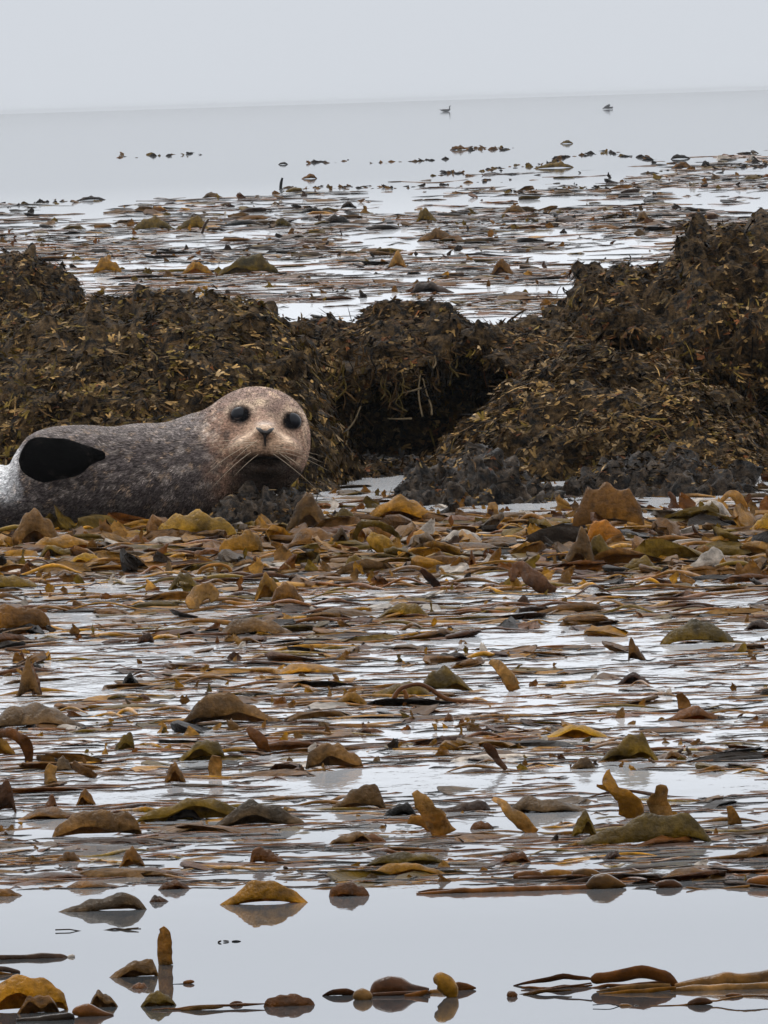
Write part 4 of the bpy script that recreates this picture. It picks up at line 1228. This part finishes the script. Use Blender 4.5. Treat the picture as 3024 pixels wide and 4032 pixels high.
def gen(zone):
    v0, v1, cnt, ur, wr, hr, cols, wts, dens, up = zone
    out = []
    rnd = PR
    while len(out) < cnt:
        v = v0 + (v1 - v0) * rnd.random()
        u = ur[0] + (ur[1] - ur[0]) * rnd.random()
        if is_clear(u, v): continue
        if dens is not None and rnd.random() > dens(u, v): continue
        w = wr[0] * (wr[1] / wr[0]) ** (rnd.random() ** 1.3)
        h = hr[0] * (hr[1] / hr[0]) ** (rnd.random() ** 1.5)
        if rnd.random() < up: h *= 2.2; w *= .55
        col = rnd.choices(cols, wts)[0]
        out.append((u, v, w, h, col))
    return out

def noise_grid(su, sv, octv, seed):
    us, vs = np.arange(-200, 3300, 8.0), np.arange(500, 3700, 2.0)
    U, W = np.meshgrid(us, vs, indexing='ij')
    g = fbm(np.stack([U / su, W / sv, 0 * U], -1), octv, seed)
    return lambda u, v: g[min(max(int((u + 200) / 8), 0), g.shape[0] - 1), min(max(int((v - 500) / 2), 0), g.shape[1] - 1)]

def patchy(sc, thr, seed):
    ng = noise_grid(sc, sc * .16, 3, seed)
    def f(u, v):
        # streaks run across the view
        return 1.0 if ng(u, v) > thr else .12
    return f

C1 = ['brown', 'olive', 'red', 'taupe', 'grey', 'gold', 'tan', 'dark', 'maroon', 'pale', 'purple']
NEAR = [
    (2045, 2260, 2441, (-120, 3140), (45, 220), (10, 40), C1, [5, 3, 2.5, 3, 1, 5, 2.5, 1.6, 1, 1.2, .5], None, .22),
    (2240, 2480, 2520, (-120, 3140), (36, 210), (6, 24), C1, [6, 2.5, 3, 2, .4, 3, 1.5, 2.5, 2, .7, 1], patchy(420, -.12, 3), .16),
    (2480, 2800, 2441, (-120, 3140), (34, 240), (6, 24), C1, [6, 2.5, 3, 2, .4, 2.2, .8, 2.5, 2.5, .5, 1.2], patchy(420, -.02, 4), .12),
    (2800, 3040, 2047, (-120, 3140), (34, 250), (6, 25), C1, [6, 2.5, 3, 1.6, .4, 2.2, .8, 2.5, 2.5, .4, 1.2], patchy(420, -.06, 5), .12),
    (3040, 3260, 590, (-120, 3140), (60, 260), (6, 20), C1, [4, 2, 3, 2, 3, 1, .8, 1.4, 2.2, .6, 1.5], patchy(420, .02, 6), .1),
    (3260, 3480, 1692, (-120, 3140), (50, 330), (6, 24), C1, [4, 1.5, 3.5, 2, 2.5, .8, .8, 1.4, 3, .6, 2], patchy(420, -.06, 7), .1),
    (3480, 3530, 117, (-120, 3140), (40, 160), (4, 12), C1, [3, 1, 3, 2, 2, .5, .5, 1.4, 3, .6, 2], None, .05),
]
FNG = noise_grid(380., 42., 3, 19)
def far_d(u, v):
    line = 805 - (u - 0) * .035 + (0 if u < 1000 else -(u - 1000) * .055)
    t = (v - line) / 330
    if v < line: return .0
    base = .25 + .75 * min(1, t * 1.8)
    return base if FNG(u, v) > -.08 else .1 * base
FAR = [(560, 1270, 8500, (-150, 3180), (14, 120), (3, 12), C1, [4, 4, .8, 4, 2, .5, .6, 7, .8, .6, 1.5], far_d, .22),
       (1880, 2060, 775, (1180, 3140), (30, 150), (6, 24), C1, [3, 2, 2, 3, 2, 1, 1.5, 1.2, 1, 3, .5], None, .2)]
near = [b for z in NEAR for b in gen(z)]
far = [b for z in FAR for b in gen(z)]

def lowres(b, ns, nt_):
    u, v, w, h, col = b
    g = G(u, v); s = g.y / F
    flat = PR.random() < .5
    W, H = w * s, h * s * (.55 if flat else 1)
    d = min(max(h * 1.0 * g.y * g.y / (F * CAM_H) * PR.uniform(.5, 1.1), .012), .16 if g.y < 60 else .3)
    V = hump_verts(g.x, g.y, W, max(H - d * .02, .002), d, PR.uniform(.25, .75), PR, ns, nt_, PR.choice([.8, 1.0, 1.3]), PR.uniform(0, .45), PR.uniform(-.5, .5), 1.4)
    c = np.array(PAL[col]) * PR.uniform(.65, 1.3)
    n = fbm(V * 40, 2, 5)[:, None]
    return V, np.clip(c * (1 + .5 * n), .003, .8)

def curl(u, v, hp, wp, col, ns=7, nt_=4):
    # a ragged blade standing out of the water and curling over
    g = G(u, v); s = g.y / F
    hgt, wid = hp * s, wp * s
    yaw = PR.uniform(-1.3, 1.3); lean = PR.uniform(-.9, .9); cur = PR.uniform(-1.6, 1.6); ph = PR.random() * 6
    a = np.linspace(0, 1, ns)[:, None]; b = np.linspace(-1, 1, nt_)[None, :]
    ww = wid * .5 * np.clip(np.sin(math.pi * np.clip(a * .85 + .12, 0, 1)) ** .7 + .12 * np.sin(13 * a + ph), .05, 1.2)
    ang = lean + cur * a
    cx = hgt * (np.sin(ang) * a * .8); cz = hgt * np.cos(ang * .8) * a
    X = cx + ww * b * (1 + .15 * np.sin(9 * a + ph)) + 0 * a
    Z = cz - .25 * np.abs(b) * ww + .12 * hgt * np.sin(5 * b + ph) * a - .004 + 0 * b
    Y = ww * .6 * b * b + .2 * wid * np.sin(7 * a + ph + 2 * b)
    c, sn = math.cos(yaw), math.sin(yaw)
    V = np.stack([g.x + X * c - Y * sn, g.y + X * sn + Y * c, Z], -1).reshape(-1, 3)
    cc = np.array(PAL[col]) * PR.uniform(.6, 1.3)
    return V, np.clip(cc * (1 + .6 * fbm(V * 45, 2, 5)[:, None]), .003, .8)

# the largest of the rest are blades of their own
ZL = [(2260, 'small kelp blade in the crowded pile'),
      (2480, 'small kelp blade in the upper streaks'),
      (2800, 'small kelp blade in the central streaks'),
      (3060, 'small kelp blade in the lower streaks'),
      (3260, 'small kelp blade in the calm strip'),
      (9999, 'small kelp blade in the front raft')]
near.sort(key=lambda b: -b[2] * b[3])
NBIG = 130
WORD = dict(gold='golden', mustard='mustard', olive='olive', brown='brown', red='rust red', maroon='dark red', grey='grey', taupe='grey brown', tan='tan', dark='blackish', pale='pale', purple='purple')
UL = [(350, 'near the left edge'), (800, "below the seal's flank"), (1250, "below the seal's chin"), (1700, 'below the black hollow'), (2200, 'below the jagged grey rock'), (2700, 'below the long low rock'), (9999, 'near the right edge')]
BIG = []
for b in near[:NBIG]:
    V, c = lowres(b, 16, 7)
    lab = next(l for (vv, l) in ZL if b[1] < vv) + ', ' + next(l for (uu, l) in UL if b[0] < uu)
    lab = lab.replace('small kelp blade', ('broad ' if b[2] > 170 else 'upright ' if b[3] > 45 else 'small ') + WORD[b[4]] + ' kelp')
    BIG.append((b[0], lab, blade_obj(V, grid_quads(16, 7), c, lab, KGROUP, thick=False, mat=M_RAFT)))
for lab in sorted({q[1] for q in BIG}):                        # twins are told apart by their order across the picture
    same = sorted([q for q in BIG if q[1] == lab], key=lambda q: q[0])
    words = {2: ['left of two', 'right of two'], 3: ['leftmost of three', 'middle of three', 'rightmost of three'],
             4: ['leftmost of four', 'second of four', 'third of four', 'rightmost of four']}.get(len(same))
    if words:
        for q, wd in zip(same, words): q[2]['label'] = lab + ', ' + wd
def stuff(name, items, ns, nt_, label):
    parts = []
    gq = grid_quads(ns, nt_)
    for b in items:
        V, c = lowres(b, ns, nt_)
        parts.append((V, gq, c))
    V, Q, c = merge(parts)
    o = link(name, mesh_np(name, V, Q, c), M_RAFT)
    tag(o, label, 'kelp raft', None, 'stuff')
def curls(n, v0, v1, ur, hr, wr, wts, label, dens=None):
    parts, gq, k = [], grid_quads(7, 4), 0
    while k < n:
        u, v = PR.uniform(*ur), PR.uniform(v0, v1)
        if is_clear(u, v) or (dens and PR.random() > dens(u, v)): continue
        k += 1
        h = hr[0] * (hr[1] / hr[0]) ** (PR.random() ** 1.6)
        V, c = curl(u, v, h, PR.uniform(*wr) * (.5 + h / hr[1]), PR.choices(C1, wts)[0])
        parts.append((V, gq, c))
    V, Q, c = merge(parts)
    o = link('kelp_frills', mesh_np('kelp_frills', V, Q, c), M_KELP)
    tag(o, label, 'kelp frills', None, 'stuff')
CW = [4, 2.5, 2.5, 3, 1.5, 2.5, 2.5, 1.5, 1.2, 1, .5]
curls(900, 2000, 2330, (-120, 3140), (16, 85), (20, 64), CW, 'ragged brown and golden kelp frills standing in the pile below the rocks')
curls(1100, 2330, 3040, (-120, 3140), (10, 56), (14, 46), CW, 'small ragged kelp frills standing among the middle streaks', patchy(420, -.05, 4))
curls(300, 3180, 3480, (-120, 3140), (10, 44), (14, 46), CW, 'small ragged kelp frills standing in the front raft', patchy(420, -.06, 7))
curls(1300, 640, 1270, (-120, 3160), (6, 34), (8, 32), [3, 3, 1, 3, 2, .8, .8, 4, 1, .4, 1], 'dark ragged kelp frills on the far water', far_d)
curls(330, 1870, 2040, (1180, 3140), (10, 40), (14, 40), [4, 2, 2.5, 3, 2, 1.2, 1.5, 3, 1, 1.2, .5], 'kelp and weed scraps packed against the foot of the rocks')
def far_lines():
    parts, gq = [], grid_quads(7, 4)
    for line, n in (([(1780, 590), (2030, 583)], 26), ([(2113, 655), (2250, 614), (2400, 603), (2560, 626)], 60), ([(1090, 746), (1300, 738), (1560, 742), (1900, 722)], 70),
                    ([(-60, 806), (160, 800), (420, 786)], 40), ([(455, 616), (640, 612), (830, 606)], 18), ([(2640, 668), (2980, 655), (3080, 650)], 40),
                    ([(1690, 690), (1900, 672), (2100, 650)], 44), ([(1200, 640), (1500, 640), (1740, 630)], 22), ([(2000, 760), (2300, 742), (2400, 748)], 40)):
        for k in range(n):
            a = PR.random() * (len(line) - 1); i = int(a); f = a - i
            u = line[i][0] + (line[i + 1][0] - line[i][0]) * f + PR.uniform(-14, 14)
            v = line[i][1] + (line[i + 1][1] - line[i][1]) * f + PR.gauss(0, 4)
            V, c = curl(u, v, PR.uniform(4, 15), PR.uniform(12, 46), PR.choice(['dark', 'dark', 'olive', 'brown', 'taupe']))
            parts.append((V, gq, c))
    V, Q, c = merge(parts)
    o = link('kelp_line', mesh_np('kelp_line', V, Q, c), M_RAFT)
    tag(o, 'thin broken lines of dark kelp bits on the open far water', 'kelp line', None, 'stuff')
far_lines()
stuff('kelp_raft', near[NBIG:], 11, 5, 'broken brown and grey kelp blades crowding the water in front of the rocks')
stuff('kelp_raft', far, 8, 4, 'far streaks of dark and olive kelp on the bright water beyond the rocks')

# thin threads and stems lying in streaks between the blades
def threads(n, v0, v1, lenr, label, dens=None):
    parts = []
    k = 0
    while k < n:
        u = PR.uniform(-150, 3180); v = PR.uniform(v0, v1)
        if is_clear(u, v) or (dens and PR.random() > dens(u, v)): continue
        k += 1
        L = PR.uniform(*lenr); m = 7
        amp = PR.uniform(1, 5); ph = PR.random() * 6
        g0 = G(u, v); s = g0.y / F
        pts = [np.array(G(u + L * (q / (m - 1) - .5), v + amp * math.sin(ph + q * 1.1) - (L * (q / (m - 1) - .5)) * .03)) for q in range(m)]
        pts = [p + np.array([0, 0, s * PR.uniform(-1, 3)]) for p in pts]
        r = PR.uniform(1.5, 4.5) * s
        V, Q = tube(pts, [r * .3] + [r] * (m - 2) + [r * .3], n=4)
        Q = Q[:4 * (m - 1)]
        c = np.tile(np.array(PAL[PR.choice(['dark', 'maroon', 'purple', 'brown', 'red', 'dark'])]) * PR.uniform(.6, 1.3), (len(V), 1))
        parts.append((V, Q, c))
    V, Q, c = merge(parts)
    o = link('kelp_threads', mesh_np('kelp_threads', V, Q, c), M_STIPE)
    tag(o, label, 'kelp threads', None, 'stuff')
threads(1700, 2200, 3500, (60, 420), 'dark thin kelp stems lying in streaks among the near blades')
threads(1500, 600, 1250, (50, 420), 'thin dark kelp stems in long lines on the far water', far_d)

def tangle(n, v0, v1, label, lift, dens=None):
    parts, k = [], 0
    while k < n:
        u, v = PR.uniform(-150, 3160), PR.uniform(v0, v1)
        if is_clear(u, v) or (dens and PR.random() > dens(u, v)): continue
        k += 1
        D = G(u, v).y; s = D / F
        L = PR.uniform(90, 420); m = 8
        ph, ph2 = PR.random() * 6, PR.random() * 6
        h = PR.uniform(*lift)
        pts = []
        for q in range(m):
            a = q / (m - 1)
            z = max(-3, h * math.sin(math.pi * a) * (.6 + .6 * math.sin(ph + 5 * a)))
            pts.append(np.array(P(u + L * (a - .5), v + 1 - z - (L * (a - .5)) * .032, D)) + np.array([0, .06 * math.sin(ph2 + 4 * a), 0]))
        r = PR.uniform(3, 9) * s
        V, Q = tube(pts, [r * .25, r * .7, r, r, r * 1.3, r, r * .6, r * .2], n=6, flat=PR.choice([.4, 1, 1]), sub=2)
        c = np.tile(np.array(PAL[PR.choice(['brown', 'maroon', 'red', 'gold', 'olive', 'brown'])]) * PR.uniform(.6, 1.3), (len(V), 1))
        parts.append((V, Q, np.clip(c * (1 + .5 * fbm(V * 40, 2, 3)[:, None]), .003, .8)))
    V, Q, c = merge(parts)
    o = link('kelp_stems', mesh_np('kelp_stems', V, Q, c), M_STIPE)
    tag(o, label, 'kelp stems', None, 'stuff')
tangle(330, 2030, 2420, 'brown kelp stems and straps tangled through the pile below the rocks', (3, 34))
tangle(230, 2420, 3480, 'brown kelp stems and straps looping through the middle and front raft', (2, 20), patchy(420, -.05, 4))

# ------------------------------------------------------------------ pale weed hanging at the hollow
def hang(path, col, r=3.2):
    D = 40.45
    s = D / F
    V, Q = tube([P(u, v, D - .01 * i) for i, (u, v) in enumerate(path)], [r * s * .6] + [r * s] * (len(path) - 2) + [r * s * 1.2], n=6, flat=.5, sub=3)
    link('hanging_frond', mesh_np('hanging_frond', V, Q, np.tile(np.array(col), (len(V), 1))), M_WEED, C_root)
rl = random.Random(9)
for q in range(46):                                            # weed draped over the lip
    u0 = rl.uniform(1290, 1840); v0 = 1440 + 60 * math.sin(u0 / 60) + rl.uniform(-40, 50)
    L = rl.uniform(40, 150)
    hang([(u0, v0), (u0 + rl.uniform(-12, 12), v0 + L * .35), (u0 + rl.uniform(-25, 25), v0 + L * .7), (u0 + rl.uniform(-35, 35), v0 + L)], tuple(.6 * q_ for q_ in rl.choice([BRN, DRK, OLV, BRN, DRK])), rl.uniform(1.6, 3.6))
for path in ([(1655, 1475), (1648, 1540), (1655, 1600), (1664, 1640)], [(1665, 1490), (1680, 1550), (1698, 1600), (1700, 1635)], [(1580, 1550), (1620, 1540), (1660, 1528)],
             [(1525, 1648), (1570, 1650), (1622, 1648)], [(1372, 1690), (1366, 1730), (1355, 1765)], [(1420, 1600), (1395, 1660), (1362, 1700)],
             [(1500, 1420), (1450, 1425), (1425, 1440)], [(1712, 1400), (1716, 1430), (1705, 1450)]):
    hang(path, (.11, .08, .045))

# ------------------------------------------------------------------ birds far out
def bird(label, u, v, pose):
    g = G(u, v)
    s = g.y / F
    root = bpy.data.objects.new('bird', None)
    COL.objects.link(root)
    root.location = g
    tag(root, label, 'bird')
    px = lambda q: [np.array((x * s, dy * s, z * s)) for (x, dy, z) in q]
    def part(nm, pts, rad, flat=1.0):
        V, Q = tube(px(pts), [r * s for r in rad], n=10, flat=flat, sub=3)
        link(nm, mesh_np(nm, V, Q), M_BIRD, root)
    if pose == 0:
        part('body', [(-20, 0, 6), (-12, 0, 6), (0, 0, 5), (10, 0, 6), (17, 0, 9)], [1, 4.5, 6, 5, 2])
        part('neck', [(12, 0, 7), (15, 0, 13), (14, 0, 19), (17, 0, 22)], [3, 2.2, 2, 2.2])
        part('beak', [(17, 0, 22), (22, 0, 22)], [1.6, .5])
        part('tail', [(-17, 0, 6), (-24, 0, 10)], [2.5, 1.2], .5)
    else:
        part('body', [(-20, 0, 3), (-8, 0, 6), (4, 0, 6), (14, 0, 5), (22, 0, 4)], [1, 4, 5, 3.5, 1.5])
        part('neck', [(12, 0, 5), (18, 0, 8), (22, 0, 8)], [2.5, 2, 1.5])
        part('wing', [(-10, 3, 6), (0, 4, 13), (9, 4, 20)], [5, 4, 1], .3)
        part('wing', [(-6, -3, 6), (3, -4, 12), (12, -4, 17)], [5, 4, 1], .3)
bird('dark seabird with a raised neck swimming far out, left of the two', 1756, 440, 0)
bird('dark seabird with lifted wings on the water far out, right of the two', 2392, 430, 1)


# ------------------------------------------------------------------ sea mist
def make_haze():
    bx, z0, z1 = 6500.0, -1.2, 1.25
    V = np.array([[x, y, z] for x in (-bx, bx) for y in (-bx, bx) for z in (z0, z1)])
    Q = np.array([[0, 1, 3, 2], [4, 6, 7, 5], [0, 4, 5, 1], [2, 3, 7, 6], [0, 2, 6, 4], [1, 5, 7, 3]])
    m = bpy.data.materials.new('sea_mist')
    m.use_nodes = True
    t = m.node_tree
    t.nodes.clear()
    o = t.nodes.new('ShaderNodeOutputMaterial')
    v = t.nodes.new('ShaderNodeVolumePrincipled')
    v.inputs['Color'].default_value = (.60, .625, .655, 1)
    v.inputs['Density'].default_value = 0.00016
    t.links.new(v.outputs[0], o.inputs['Volume'])
    h = link('haze', mesh_np('haze', V, Q, smooth=False), m)
    tag(h, 'thin pale sea mist hanging over the water', None, None, 'stuff')
make_haze()
